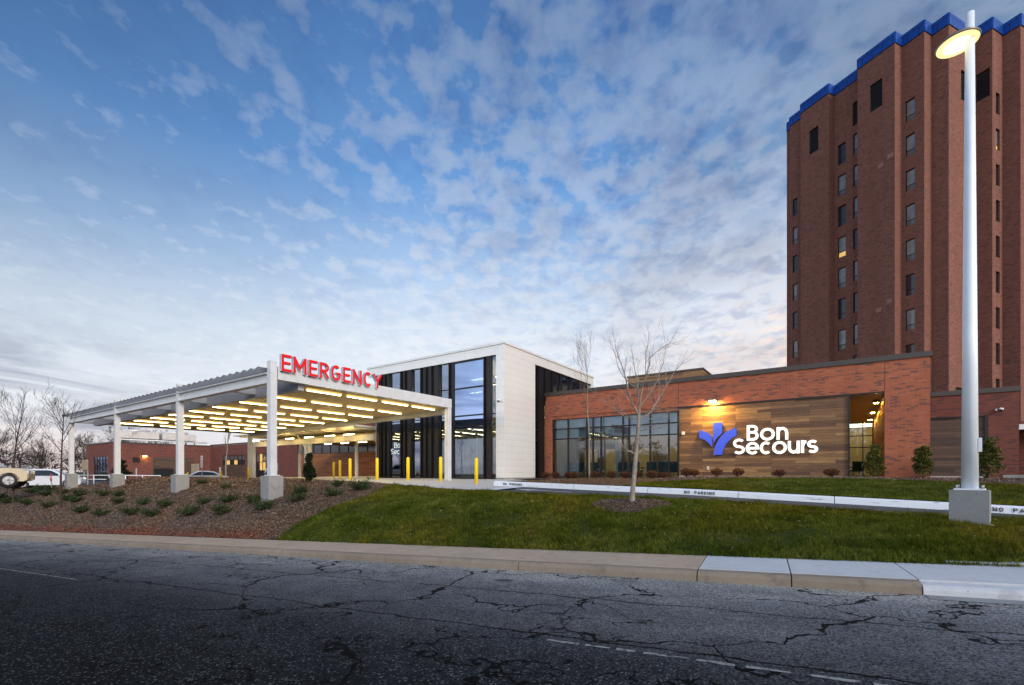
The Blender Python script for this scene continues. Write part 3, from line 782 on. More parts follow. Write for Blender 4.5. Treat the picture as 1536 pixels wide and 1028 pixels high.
# ------------------------------------------------------------------ white kerb with lettering
def white_kerb():
    t=thing('painted_kerb','white painted kerb along the far side of the drive lettered NO PARKING','kerb',origin=(12,-5.9,-.3))
    mb=MB(); us=[3.7,4,6,8,10,12,14,16,17.6,19,20,22,25,30,40]
    cut=[3.7,7.7,10.7,13.7,16.3,18.9,22,25,28,31,34,40]
    for a_,b_ in zip(cut,cut[1:]):
        for i in range(3):
            u0=a_+.01+(b_-a_-.02)*i/3; u1=a_+.01+(b_-a_-.02)*(i+1)/3
            z0,z1=lerp(u0,PAD),lerp(u1,PAD)
            pr=[(-6.02,-.05),(-5.99,.17),(-5.96,.20),(-5.80,.205),(-5.80,-.05)]
            for (v0,h0),(v1,h1) in zip(pr,pr[1:]):
                mb.face([(u0,v0,z0+h0),(u1,v0,z1+h0),(u1,v1,z1+h1),(u0,v1,z0+h1)])
            if i in (0,2): 
                uu,zz=(u0,z0) if i==0 else (u1,z1)
                mb.face([(uu,v,zz+h) for v,h in pr])
    obj('kerb_body',mb,M['kerb_white'],t)
    for u0,Wd in ((4.25,.075),(12.0,.075),(19.62,.085)):
        def fn(x,y,d,u0=u0): 
            return (x,-6.0-.022-d+y*.12-.0,lerp(x,PAD)+.045+y)
        text_strip(t,'lettering','NO PARKING',u0,0,Wd,.105,.03,.022,fn,.004,.0,M['text_black'],space=1.3)
white_kerb()

# ------------------------------------------------------------------ main brick wing
WV=4.88
def wing():
    t=thing('brick_wing','low orange brick hospital wing with long window wall, timber panel and dark coping','building',origin=(10,WV,0))
    w=MB(); U1=19.83
    w.box(0,U1,WV,WV+.35,4.22,5.62)                 # band (front face z 4.22..5.62)
    w.box(0,.5,WV,WV+.35,-.2,4.218)                  # left pier
    w.box(18.24,U1,WV,WV+.35,-.2,4.218)              # right pier
    w.box(U1-.3,U1,WV+.352,12,-.2,5.62)             # right side
    w.box(.5,8.86,WV+.05,WV+.35,3.99,4.218)
    obj('wall',w,M['brick'],t)
    c=MB(); c.box(-.04,U1+.08,WV-.07,WV+.42,5.622,5.86); c.box(U1-.34,U1+.08,WV+.422,12,5.622,5.86)
    obj('coping',c,M['coping'],t)
    j=MB()
    for z_ in (5.13,): j.box(.02,U1-.02,WV-.006,WV,z_,z_+.016)
    for u_ in (8.9,18.24): j.box(u_,u_+.02,WV-.007,WV,4.24,5.6)
    obj('joint_line',j,M['coping'],t)
    r=MB(); r.box(.1,U1-.35,WV+.43,12.6,5.3,5.4); obj('roof',r,M['coping'],t)
    p=MB(); p.box(8.92,16.87,WV+.10,WV+.3,.24,4.14); obj('timber_panel',p,M['wood'],t)
    b=MB(); b.box(8.86,8.92,WV+.02,WV+.3,.1,4.218); b.box(8.92,16.87,WV+.02,WV+.3,4.142,4.218); b.box(16.87,16.93,WV+.02,WV+.3,.1,4.218); b.box(16.93,18.2,WV+.03,WV+.3,4.16,4.218)
    obj('panel_trim',b,M['mull'],t)
    bb=MB(); bb.box(8.93,18.23,WV+.02,WV+.25,.13,.235); obj('base_strip',bb,M['conc_court'],t)
    # window wall
    bays=[.55,1.70,3.06,3.50,4.06,5.52,5.92,7.22,8.32,8.86]; zs=[.12,2.66,3.33,3.98]
    for i,(a_,b_) in enumerate(zip(bays,bays[1:])):
        f=MB(); g=MB()
        x0,x1=a_+.001,b_-.001
        f.box(x0,x0+.045,WV+.08,WV+.2,zs[0],zs[-1]); f.box(x1-.045,x1,WV+.08,WV+.2,zs[0],zs[-1])
        for z_ in zs:
            f.box(x0+.046,x1-.046,WV+.085,WV+.195,z_-.035 if z_!=zs[0] else z_,z_+.035 if z_!=zs[-1] else z_)
        fr=obj('window',f,M['mull'],t)
        g.box(x0+.046,x1-.046,WV+.13,WV+.14,zs[0]+.036,zs[-1]-.036); obj('pane',g,M['glass'],fr)
    bl=MB(); bl.box(.56,8.84,WV+.34,WV+.35,3.36,3.97); obj('roller_blind',bl,M['blind'],t)
    bl=MB(); bl.box(.56,8.84,WV+.34,WV+.35,2.72,3.30); obj('roller_blind',bl,M['blind2'],t)
    # interior room
    k=MB(); k.box(-.3,9.2,WV+.36,WV+5.2,-.1,.08); obj('indoor_floor',k,M['floor_in'],t)
    k=MB(); k.box(-.3,9.2,WV+5.2,WV+5.3,.08,4.3); k.box(9.2,9.3,WV+.36,WV+5.2,.08,4.3); k.box(-.4,-.3,WV+.36,WV+5.2,.08,4.3); obj('indoor_wall',k,M['plaster'],t)
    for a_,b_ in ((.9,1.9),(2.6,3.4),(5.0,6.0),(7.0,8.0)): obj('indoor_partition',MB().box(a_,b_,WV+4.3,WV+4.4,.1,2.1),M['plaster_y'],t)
    k=MB(); k.box(-.3,9.2,WV+.36,WV+5.2,4.2,4.25); obj('indoor_ceiling',k,M['ceil'],t)
    for u_ in (1.4,3.6,5.8,8.0):
        obj('ceiling_lamp',MB().box(u_-.5,u_+.5,WV+3.6,WV+3.75,4.1,4.14),M['lamp_in'],t)
        obj('ceiling_lamp',MB().box(u_-.5,u_+.5,WV+2.0,WV+2.15,4.1,4.14),M['lamp_in'],t)
    k=MB(); k.box(4.4,4.7,WV+1.6,WV+1.9,.08,4.19); obj('indoor_column',k,M['panel_white'],t)
    # side entry recess
    s=MB(); s.box(18.24,18.3,WV+.352,12.3,.1,4.2); obj('recess_wall',s,M['wood'],t)
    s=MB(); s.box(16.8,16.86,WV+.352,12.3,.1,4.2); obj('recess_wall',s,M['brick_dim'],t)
    s=MB(); s.face([(16.87,WV+.3,4.15),(18.23,WV+.3,4.15),(18.23,12.3,3.46),(16.87,12.3,3.46)]); obj('recess_soffit',s,M['taupe'],t)
    s=MB(); s.box(16.87,18.23,WV+.1,12.3,.05,.16); obj('recess_floor',s,M['conc_court'],t)
    f=MB()
    for u_ in (16.87,17.72,18.19): f.box(u_,u_+.05,12.3,12.4,.16,3.46)
    for z_ in (.16,1.9,2.6,3.4): f.box(16.921,18.189,12.305,12.395,z_,z_+.06)
    fr=obj('entry_window',f,M['mull'],t)
    g=MB(); g.box(16.925,18.185,12.34,12.35,.225,3.395); obj('pane',g,M['glass'],fr)
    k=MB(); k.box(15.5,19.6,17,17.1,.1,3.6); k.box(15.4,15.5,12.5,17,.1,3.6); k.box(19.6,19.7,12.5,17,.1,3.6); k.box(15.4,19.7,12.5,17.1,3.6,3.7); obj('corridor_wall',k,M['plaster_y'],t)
    k=MB(); k.box(15.4,19.7,12.41,17.1,.0,.1); obj('corridor_floor',k,M['floor_in'],t)
    for v_ in (14.2,15.9): obj('corridor_lamp',MB().box(15.8,19.4,v_,v_+.15,3.45,3.5),M['lamp_white'],t)
wing()
for k,(v_,z_) in enumerate(((6.6,3.90),(9.0,3.66),(11.1,3.46))):
    t=thing('soffit_lamp',['amber soffit lamp nearest the front of the side entry recess','amber soffit lamp in the middle of the side entry recess','amber soffit lamp deepest in the side entry recess'][k],'lamp',origin=(18.03,v_,z_),group='lamps in the entry recess')
    obj('lamp_body',MB().lathe(18.03,v_,[(.0,z_+.09),(.13,z_+.09),(.14,z_),(.11,z_)],16),M['lamp_body'],t)
    obj('lens',MB().lathe(18.03,v_,[(.0,z_-.03),(.07,z_-.025),(.105,z_-.002)],16),M['lamp_amber'],t)

# wall lamp over the timber panel
def wall_lamp(name,label,u,v,z,mat='lamp_amber',axis='u',sc=1.,reach=.16):
    t=thing('wall_lamp',label,'lamp',origin=(u,v,z))
    m=MB().box(u-.2*sc,u+.2*sc,v-reach*sc,v-.002,z,z+.1*sc) if axis=='u' else MB().box(u+.002,u+.16*sc,v-.2*sc,v+.2*sc,z,z+.1*sc)
    obj('lamp_body',m,M['lamp_body'],t,bevel=.03)
    m=MB().box(u-.15*sc,u+.15*sc,v-reach*.97*sc,v-reach*.4,z-.03,z-.003) if axis=='u' else MB().box(u+.02,u+.14*sc,v-.15*sc,v+.15*sc,z-.03,z-.003)
    obj('lens',m,M[mat],t)
wall_lamp('w','small amber wall lamp on the brick band above the blue logo',10.8,WV,4.36,mat='lamp_wash',reach=.42)

# ------------------------------------------------------------------ big sign on the timber panel
def bon_sign():
    V0=WV+.10
    t=thing('wall_sign','lit white Bon Secours lettering with blue logo on the timber wall','sign',origin=(13,V0,1.4))
    fn=lambda x,y,d:(x,V0-d,y)
    def pr(poly):
        m=MB(); 
        # make ccw
        ar=sum(a_[0]*b_[1]-b_[0]*a_[1] for a_,b_ in zip(poly,poly[1:]+poly[:1]))
        if ar<0: poly=poly[::-1]
        m.prism(poly,fn,.16,.03,0,1); return m
    lb=[M['blue'],M['blue_dark']]
    # vertical bar, cut on its lower right by the sweeping leaf
    def cubic(p0,p1,p2,p3,n=10):
        return [tuple((1-t_)**3*a_+3*(1-t_)**2*t_*b_+3*(1-t_)*t_*t_*c_+t_**3*d_ for a_,b_,c_,d_ in zip(p0,p1,p2,p3)) for t_ in [i/n for i in range(n+1)]]
    bar=[(10.80,3.17),(11.26,3.17),(11.26,2.59)]+cubic((11.26,2.59),(11.05,2.42),(10.9,2.24),(10.81,2.03),6)[1:]
    obj('logo_bar',pr(bar),lb,t)
    left=cubic((10.05,2.80),(10.32,2.76),(10.58,2.64),(10.735,2.42),8)+cubic((10.755,1.80),(10.60,2.10),(10.32,2.30),(10.05,2.37),8)
    obj('logo_leaf',pr(left),lb,t)
    right=cubic((11.97,2.84),(11.45,2.74),(10.90,2.35),(10.81,1.40),12)+cubic((11.26,1.40),(11.33,1.90),(11.60,2.28),(11.97,2.41),10)
    obj('logo_leaf',pr(right),lb,t)
    LT=[('B',12.47,2.12,.56,.83),('o',13.10,2.10,.68,.66),('n',13.88,2.12,.54,.65),
        ('S',11.80,1.40,.56,.85),('e',12.43,1.39,.62,.66),('c',13.10,1.39,.56,.66),('o',13.70,1.39,.66,.66),('u',14.42,1.40,.54,.64),('r',15.03,1.42,.36,.64),('s',15.36,1.40,.46,.66)]
    LT=[('B',12.47,2.12,.56,.83),('o',13.10,2.10,.68,.66),('n',13.86,2.12,.52,.65),
        ('S',11.80,1.40,.58,.85),('e',12.42,1.39,.64,.66),('c',13.09,1.39,.56,.66),('o',13.66,1.39,.66,.66),('u',14.36,1.40,.52,.64),('r',14.93,1.42,.34,.64),('s',15.20,1.40,.46,.66)]
    # letters spaced so the word ends where the photographed one does
    LT=[(c,x if y>2 else 11.80+(x-11.80)*(3.86/3.86),y,w_,h_) for c,x,y,w_,h_ in LT]
    for ch,x,y,w_,h_ in LT:
        m=glyph(MB(),ch,x,y,w_,h_,.135,fn,.15,.03,0,1)
        obj('letter',m,[M['lit_letter'],M['panel_white']],t)
bon_sign()
tag(obj('wall_box',MB().box(9.08,9.22,WV+.02,WV+.099,2.60,2.78),M['panel_white'],origin=(9.15,WV,2.6),bevel=.01),'small white square box near the left edge of the timber wall','box')
tag(obj('hose_outlet',MB().box(10.44,10.56,WV+.03,WV+.099,.58,.78),M['panel_grey'],origin=(10.5,WV,.6),bevel=.015),'small metal outlet low on the timber wall below the logo','outlet')

# chairs in the waiting room
def chair(u,v,z,rot,label,first=[None]):
    if first[0] is None:
        t=thing('waiting_chair',label,'chair',origin=(0,0,0),group='waiting room chairs')
        obj('seat',MB().box(-.30,.30,-.28,.28,.36,.48),M['chair'],t,bevel=.03)
        obj('backrest',MB().box(-.30,.30,.22,.32,.482,1.0),M['chair'],t,bevel=.03)
        for sx in (-.27,.27):
            for sy in (-.25,.27): obj('leg',MB().box(sx-.02,sx+.02,sy-.02,sy+.02,0,.358),M['post'],t)
        for sx in (-.33,.33): obj('armrest',MB().box(sx-.028,sx+.028,-.25,.25,.60,.65),M['black'],t)
        first[0]=t; r=t
    else: r=dup(first[0],IDM,label)
    r.matrix_world=FAC@Matrix.Translation((u,v,z))@Matrix.Rotation(R(rot),4,'Z'); return r
for i,(u,v,rot) in enumerate(((1.1,6.6,170),(2.0,6.4,175),(3.0,6.6,185),(5.1,6.3,180),(5.9,6.4,178),(6.8,6.7,190),(7.7,6.3,182),(8.4,6.4,175))):
    chair(u,v,.081,rot,['teal waiting chair leftmost behind the long window wall','teal waiting chair second from left behind the window wall','teal waiting chair behind the slim tree','teal waiting chair just right of the white indoor column','teal waiting chair left of the middle of the window wall','teal waiting chair behind the pale tree trunk','teal waiting chair second from the timber wall','teal waiting chair nearest the timber wall'][i])
chair(17.45,13.3,.101,200,'dark round-backed chair behind the side entry glass')

# ------------------------------------------------------------------ white entrance volume
def white_block():
    t=thing('entrance_hall','tall white metal clad entrance hall with black finned glass front','building',origin=(-6,0,0))
    U0=-12.6; TOP=8.16; GT=7.58
    c=MB()
    c.box(-.60,0,0,.25,.1,GT); c.box(-.25,0,.252,3.56,.1,GT)
    c.box(U0,0,0,.25,GT+.002,TOP); c.box(-.25,0,.252,12.67,GT+.002,TOP)
    c.box(-.25,0,12.3,12.67,4,GT)
    c.box(-11.98,-11.76,.252,11.8,-.05,GT)
    obj('cladding',c,M['clad'],t)
    b=MB().box(-.62,.02,-.02,.27,-.1,.097).box(-.27,.02,.272,3.56,-.1,.097); obj('plinth',b,M['conc'],t)
    k=MB().box(U0-.05,.06,-.06,.30,TOP+.002,TOP+.13).box(-.29,.06,.302,12.7,TOP+.002,TOP+.13); obj('coping',k,M['flash'],t)
    k=MB().box(U0,-.26,.3,12.6,TOP-.3,TOP-.15); obj('roof',k,M['panel_grey'],t)
    # front glass wall
    V1=.12
    panes=[(-10.24,-9.05,0),(-7.93,-7.05,0),(-5.34,-4.45,0),(-1.01,-.62,1)]
    solids=[(-11.75,-10.24),(-9.05,-7.93),(-7.05,-5.34),(-4.45,-4.15),(-1.53,-1.01)]
    for a_,b_ in solids:
        obj('black_panel',MB().box(a_,b_,.10,.25,.02,GT-.002),M['black'],t)
    for u_ in (-11.28,-11.12,-10.71,-10.27,-9.02,-8.59,-7.96,-7.02,-6.54,-6.01,-5.37,-4.42,-1.53):
        obj('fin',MB().box(u_-.025,u_+.025,-.03,.098,.02,GT-.003),M['black'],t)
    for a_,b_,kd in panes:
        f=MB(); zs=[.05,2.70,3.40,4.03,5.85,GT-.01]
        for z_ in zs: f.box(a_+.031,b_-.001,.13,.2,z_-.03,z_+.03 if z_<7 else z_)
        fr=obj('window',f,M['mull'],t)
        obj('pane',MB().box(a_+.032,b_-.002,.16,.17,.06,GT-.05),M['glass_refl' if not kd else 'glass'],fr)
    # big pane
    a_,b_=-4.15,-1.531
    f=MB(); f.box(a_,a_+.07,.08,.22,.04,GT-.002); f.box(b_-.07,b_,.08,.22,.04,GT-.002)
    zs=[.07,2.70,3.40,4.05,5.82,GT-.05]
    for z_ in zs: f.box(a_+.071,b_-.071,.085,.215,z_-.04,z_+.04)
    fr=obj('window',f,M['mull'],t)
    obj('pane',MB().box(a_+.071,b_-.071,.15,.16,2.741,GT-.09),M['glass_blue'],fr)
    obj('pane',MB().box(a_+.071,b_-.071,.15,.16,.111,2.659),M['glass'],fr)
    cu=MB()
    for i in range(11):
        x=a_+.1+i*.235; cu.box(x,x+.20,.42+.03*(i%2),.44+.03*(i%2),.12,2.65)
    obj('frosted_screen',cu,M['glass_fros'],t)
    # side slot and clerestory
    f=MB(); zs=[.05,2.57,3.27,3.90,5.73,7.5]
    for z_ in zs: f.box(-.2,-.1,3.561,4.02,z_-.03,z_+.03)
    f.box(-.199,-.101,3.53,3.565,.05,7.5)
    fr=obj('window',f,M['mull'],t); obj('pane',MB().box(-.16,-.15,3.566,4.02,.05,7.5),M['glass'],fr)
    obj('black_panel',MB().box(-.2,-.08,4.021,4.86,0,7.5),M['black'],t)
    obj('fin',MB().box(-.1,.05,4.0,4.06,0,7.5),M['black'],t)
    obj('black_panel',MB().box(-.2,-.06,4.861,5.8,5.0,7.5),M['black'],t)
    obj('black_panel',MB().box(-.2,-.1,3.561,12.3,7.51,GT),M['black'],t)
    f=MB(); f.box(-.2,-.1,5.801,12.3,5.3,5.55); fr=obj('window',f,M['mull'],t)
    obj('pane',MB().box(-.16,-.15,5.801,12.29,5.56,7.5),M['glass_refl'],fr)
    for v_ in (4.86,5.81,7.18,8.82,10.25,11.09): obj('fin',MB().box(-.099,.06,v_-.035,v_+.035,5.3,7.5),M['black'],t)
    # inside
    k=MB().box(-11.7,-.3,.5,12,-.08,.02); obj('indoor_floor',k,M['floor_in'],t)
    k=MB().box(-11.7,-.3,9,9.1,.03,7.4).box(-4.1,-4.0,3.2,8.9,.03,7.4); obj('indoor_wall',k,M['plaster'],t)
    k=MB().box(-11.7,-.3,.3,8.95,7.42,7.5); obj('indoor_ceiling',k,M['ceil'],t)
    for u_ in (-9.9,-8.3,-6.7,-5.0,-3.2,-1.2):
        for v_ in (1.6,3.6,5.6): obj('ceiling_lamp',MB().box(u_-.6,u_+.6,v_-.05,v_+.05,6.6,6.66),M['lamp_in'],t)
    for u_ in (-11,-9.4,-7.6,-5.6,-2.8,-1.0):
        for v_ in (1.8,4.4): obj('ceiling_lamp',MB().box(u_-.5,u_+.5,v_-.05,v_+.05,3.55,3.6),M['lamp_in'],t)
    obj('indoor_column',MB().box(-3.1,-2.9,1.0,1.2,.03,3.3),M['panel_white'],t)
white_block()
# glowing letters set just in front of the pane, between the fins
t=thing('pane_lettering','small white Bon Secours lettering on the glass between the black fins','sign',origin=(-9.6,.14,2))
fnl=lambda x,y,d:(x-.20,.145-d,y)
for ch,x,y,w_,h_ in (('B',-9.62,2.17,.27,.40),('o',-9.30,2.17,.30,.30),('n',-8.94,2.17,.25,.30),('S',-9.95,1.72,.27,.40),('e',-9.63,1.72,.27,.3),('c',-9.32,1.72,.27,.3),('o',-9.0,1.72,.28,.3)):
    obj('letter',glyph(MB(),ch,x,y,w_,h_,.055,fnl,.02,.0),M['sign_glow'],t)
def dome_cam(label,u,v,z,axis):
    t=thing('security_camera',label,'camera',origin=(u,v,z))
    if axis=='u+': obj('bracket',MB().box(u+.001,u+.16,v-.05,v+.05,z,z+.08),M['panel_white'],t,bevel=.01); c=(u+.16,v)
    else: obj('bracket',MB().box(u-.05,u+.05,v-.16,v-.001,z,z+.08),M['panel_white'],t,bevel=.01); c=(u,v-.16)
    obj('housing',MB().lathe(c[0],c[1],[(0,z+.06),(.09,z+.05),(.10,z-.02)],16),M['panel_white'],t)
    obj('dome',MB().lathe(c[0],c[1],[(.085,z-.022),(.07,z-.08),(.03,z-.11),(0,z-.115)],16),M['car_glass'],t)
dome_cam('white dome security camera on the corner of the white entrance hall',-.30,0,4.75,'v-')
dome_cam('white dome security camera on the red brick wing behind the light pole',23.1,10,3.55,'v-')

# ------------------------------------------------------------------ second wing, penthouse
def wing2():
    t=thing('rear_brick_wing','darker red brick wing set back beside the tower foot, with dark timber panel','building',origin=(22,10,0))
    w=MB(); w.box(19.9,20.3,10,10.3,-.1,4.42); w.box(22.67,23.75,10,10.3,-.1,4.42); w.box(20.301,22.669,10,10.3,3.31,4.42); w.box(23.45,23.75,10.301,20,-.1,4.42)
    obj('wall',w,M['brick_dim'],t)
    obj('coping',MB().box(19.9,23.8,9.93,10.37,4.422,4.66).box(23.4,23.8,10.371,20,4.422,4.66),M['coping'],t)
    obj('timber_panel',MB().box(20.301,22.55,10.12,10.3,.23,3.26),M['wood_dark'],t)
    obj('panel_trim',MB().box(22.551,22.668,10.02,10.3,.1,3.308).box(20.301,22.55,10.02,10.3,3.262,3.308),M['mull'],t)
    obj('base_strip',MB().box(20.3,22.5,10.03,10.2,.12,.228),M['conc_court'],t)
    obj('roof',MB().box(19.9,23.4,10.38,20,4.1,4.2),M['coping'],t)
    obj('outlet_box',MB().box(22.92,23.0,9.94,9.999,3.5,3.6),M['panel_grey'],t)
wing2()
def pent():
    t=thing('roof_screen','brown timber clad plant screen rising behind the wing roof','roof screen',origin=(5,14,5.4))
    obj('timber_panel',MB().box(2.46,8.24,14,18,5.0,8.1),M['wood'],t)
    obj('coping',MB().box(2.40,8.30,13.94,18.06,8.102,8.24),M['coping'],t)
pent()
tag(obj('retaining_wall',MB().box(22.6,30,7.2,7.5,-.1,.33),M['conc'],origin=(25,7.3,0),bevel=.02),'low grey concrete retaining wall at the right edge','wall')
t=thing('side_entrance','white canopied side entrance at the right edge behind the light pole','entrance',origin=(25,10.5,0))
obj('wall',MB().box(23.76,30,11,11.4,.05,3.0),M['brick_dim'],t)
obj('fascia',MB().box(23.76,30,10.2,10.9,2.55,2.8),M['flash'],t)
obj('column',MB().box(24.1,24.3,10.4,10.6,.05,2.548),M['conc'],t)
obj('opening',MB().box(24.6,29,10.96,10.999,.1,2.4),M['void'],t)

# ------------------------------------------------------------------ tower
def tower():
    t=thing('brick_tower','tall brown brick hospital tower with stepped bays and blue metal parapet','tower',frame=TOW,origin=(6,5,0))
    TOPB=44.75; TOPP=45.85
    # outline in tower frame (x=t2 to the right/away, y=t1 away); face with steps
    P=[(.30,13.8),(.30,13.05),(-.2,13.05),(-.2,11.02),(-1.0,11.02),(-1.0,7.60),(0,7.60),(0,4.28),(-1.28,4.28),(-1.28,.70),(0,.70),(0,-1.22),(1.35,-1.22),(1.35,-2.58),
       (5.92,-2.58),(5.92,-4.04),(8.0,-4.04),(8.0,-5.33),(13,-5.33),(13,-1),(20,-1),(20,13.8)]
    w=MB(); cpt=MB()
    n_=len(P); L=0
    # openings: (kind, plane, lo, hi, z0, z1, pane)
    WN=[]
    for k in range(11):
        z1=38.75-3.6*k; z0=z1-2.15
        if z0<1: break
        WN.append(('x',0,-.42,.42,z0,z1,'half' if k not in (5,7) else 'win_dark'))
        if k<10:
            WN.append(('x',0,6.3,7.2,z0-.4,z1-.2,['win_dark','half','win_dark','litlow','half','win_dark','half','half','win_dark','litlow'][k]))
            WN.append(('x',0,4.75,5.5,z0-.15,z1,['half','half','half','win_dark','half','win_dark','half','win_dark','half','win_dark'][k]))
            WN.append(('x',-.2,12.0,12.65,z0-3.65,z1-3.65,'half' if k%2 else 'win_dark'))
            WN.append(('y',-4.04,6.6,7.4,z0-.15,z1-.15,'win_dark' if k!=1 else 'litlow'))
    LV=[('x',-1.28,1.85,3.05,39.1,42.0),('x',-1.0,8.8,9.95,38.9,41.8),('x',0,4.7,5.55,39.7,42.3),('y',-2.58,3.6,4.9,38.0,41.0),('x',5.92,-3.85,-2.75,38.2,41.0),('y',-2.58,2.6,4.4,5.3,8.9)]
    def side(kd,c,d,t_,z_): return (c+d,t_,z_) if kd=='x' else (t_,c+d,z_)
    for i in range(n_):
        a_,b_=P[i],P[(i+1)%n_]
        d=math.hypot(b_[0]-a_[0],b_[1]-a_[1])
        kd='x' if abs(a_[0]-b_[0])<1e-6 else 'y'
        c=a_[0] if kd=='x' else a_[1]; t0,t1=(a_[1],b_[1]) if kd=='x' else (a_[0],b_[0])
        lo,hi=min(t0,t1),max(t0,t1)
        H_=[h for h in WN+LV if h[0]==kd and abs(h[1]-c)<1e-6 and h[2]>lo-.01 and h[3]<hi+.01] if i<n_-3 else []
        ts=sorted({lo,hi}|{h[2] for h in H_}|{h[3] for h in H_}); zs=sorted({-1,TOPB}|{h[4] for h in H_}|{h[5] for h in H_})
        for ta,tb in zip(ts,ts[1:]):
            run=None
            for za_,zb_ in zip(zs,zs[1:]):
                m_t,m_z=(ta+tb)/2,(za_+zb_)/2
                if any(h[2]<m_t<h[3] and h[4]<m_z<h[5] for h in H_): continue
                w.face([side(kd,c,0,ta,za_),side(kd,c,0,tb,za_),side(kd,c,0,tb,zb_),side(kd,c,0,ta,zb_)],uvs=[(L+ta,za_),(L+tb,za_),(L+tb,zb_),(L+ta,zb_)])
        for h in H_:
            D=.22
            for (t_a,z_a,t_b,z_b) in ((h[2],h[4],h[2],h[5]),(h[3],h[4],h[3],h[5]),(h[2],h[4],h[3],h[4]),(h[2],h[5],h[3],h[5])):
                w.face([side(kd,c,0,t_a,z_a),side(kd,c,D,t_a,z_a),side(kd,c,D,t_b,z_b),side(kd,c,0,t_b,z_b)])
        L+=d
    ctr=(8,4)
    def off(p,e):  # simple outward offset for axis aligned outline
        return p
    obj('wall',w,M['brick_tower'],t)
    for i in range(n_-3):
        a_,b_=P[i],P[i+1]
        dx,dy=b_[0]-a_[0],b_[1]-a_[1]; d=math.hypot(dx,dy); nx,ny=dy/d,-dx/d   # outward? fixed below
        nx,ny=-ny*0+(-(-dy)/d)*1,0
        # outline is ordered so that outside lies on the right-hand side of travel
        nx,ny=(dy/d,-dx/d)
        mx,my=(a_[0]+b_[0])/2+nx*.5,(a_[1]+b_[1])/2+ny*.5
        def inside(x,y):
            c=False; j=n_-1
            for k in range(n_):
                (xi,yi),(xj,yj)=P[k],P[j]
                if (yi>y)!=(yj>y) and x<(xj-xi)*(y-yi)/(yj-yi)+xi: c=not c
                j=k
            return c
        if inside((a_[0]+b_[0])/2+nx*.05,(a_[1]+b_[1])/2+ny*.05): nx,ny=-nx,-ny
        e=.08; e0=e1=0
        ux,uy=dx/d,dy/d
        # extend convex ends slightly so corners close
        def conv(p,q,r_): return None
        q=[(a_[0]+nx*e-ux*.0,a_[1]+ny*e-uy*.0),(b_[0]+nx*e,b_[1]+ny*e),(b_[0]-nx*.25,b_[1]-ny*.25),(a_[0]-nx*.25,a_[1]-ny*.25)]
        dz=.0007*i
        lo,hi=TOPB+.002-.05-dz,TOPP+dz
        m=cpt
        F=lambda x,y,z:(x,y,z)
        m.face([(*q[0],lo),(*q[1],lo),(*q[1],hi),(*q[0],hi)],uvs=[(0,0),(d,0),(d,1.1),(0,1.1)])
        m.face([(*q[3],lo),(*q[2],lo),(*q[2],hi),(*q[3],hi)])
        m.face([(*q[0],hi),(*q[1],hi),(*q[2],hi),(*q[3],hi)])
        m.face([(*q[0],lo),(*q[1],lo),(*q[2],lo),(*q[3],lo)])
        m.face([(*q[0],lo),(*q[0],hi),(*q[3],hi),(*q[3],lo)]); m.face([(*q[1],lo),(*q[1],hi),(*q[2],hi),(*q[2],lo)])
    obj('parapet',cpt,M['blue_roof'],t)
    obj('roof',MB().face([(x,y,TOPB-.1) for x,y in P]),M['coping'],t)
    for kd,c,lo,hi,z0,z1,mt in WN:
        e=.002
        def bx(mb,a0,a1,d0,d1,zz0,zz1,m=0):
            if kd=='x': mb.box(c+d0,c+d1,a0,a1,zz0,zz1,m)
            else: mb.box(a0,a1,c+d0,c+d1,zz0,zz1,m)
        m=MB(); lo+=e; hi-=e; z0+=e; z1-=e; zm=z0+.58
        bx(m,lo,lo+.06,.15,.21,z0,z1); bx(m,hi-.06,hi,.15,.21,z0,z1); bx(m,lo+.061,hi-.061,.152,.208,z0,z0+.06); bx(m,lo+.061,hi-.061,.152,.208,z1-.06,z1); bx(m,lo+.061,hi-.061,.154,.206,zm,zm+.06)
        f=obj('window',m,M['mull'],t)
        up='win_day' if mt in ('half','litlow') else 'win_dark'; dn='win_lit' if mt=='litlow' else 'win_dark' if mt=='win_dark' else 'win_mid'
        g=MB(); bx(g,lo+.061,hi-.061,.18,.2,zm+.061,z1-.061); obj('pane',g,M[up],f)
        g=MB(); bx(g,lo+.061,hi-.061,.18,.2,z0+.061,zm-.001); obj('pane',g,M[dn],f)
    for kd,c,a0,a1,z0,z1 in LV:
        m=MB(); q=MB()
        if kd=='x': m.box(c+.2,c+.25,a0-.05,a1+.05,z0-.05,z1+.05); [q.box(c+.12,c+.16,a0+.01,a1-.01,z0+.1+.28*i,z0+.16+.28*i) for i in range(int((z1-z0)/.28))]
        else: m.box(a0-.05,a1+.05,c+.2,c+.25,z0-.05,z1+.05); [q.box(a0+.01,a1-.01,c+.12,c+.16,z0+.1+.28*i,z0+.16+.28*i) for i in range(int((z1-z0)/.28))]
        lv=obj('louvre',m,M['void'],t); obj('louvre_slats',q,M['black'],lv)
    # pale repair patches in the brick
    m=MB()
    for y,z,s_ in ((2.05,32.6,.5),(1.1,33.1,.55),(2.2,17.4,.5),(1.2,18.0,.5)): m.box(-1.285,-1.28,y-s_/2,y+s_/2,z,z+.45)
    obj('brick_patch',m,M['patch'],t)
M['patch']=brick('pale_brick_patch',(.33,.17,.13),(.25,.12,.1),(.42,.25,.2),(.3,.2,.17),.30,.10,.2,.3)
tower()

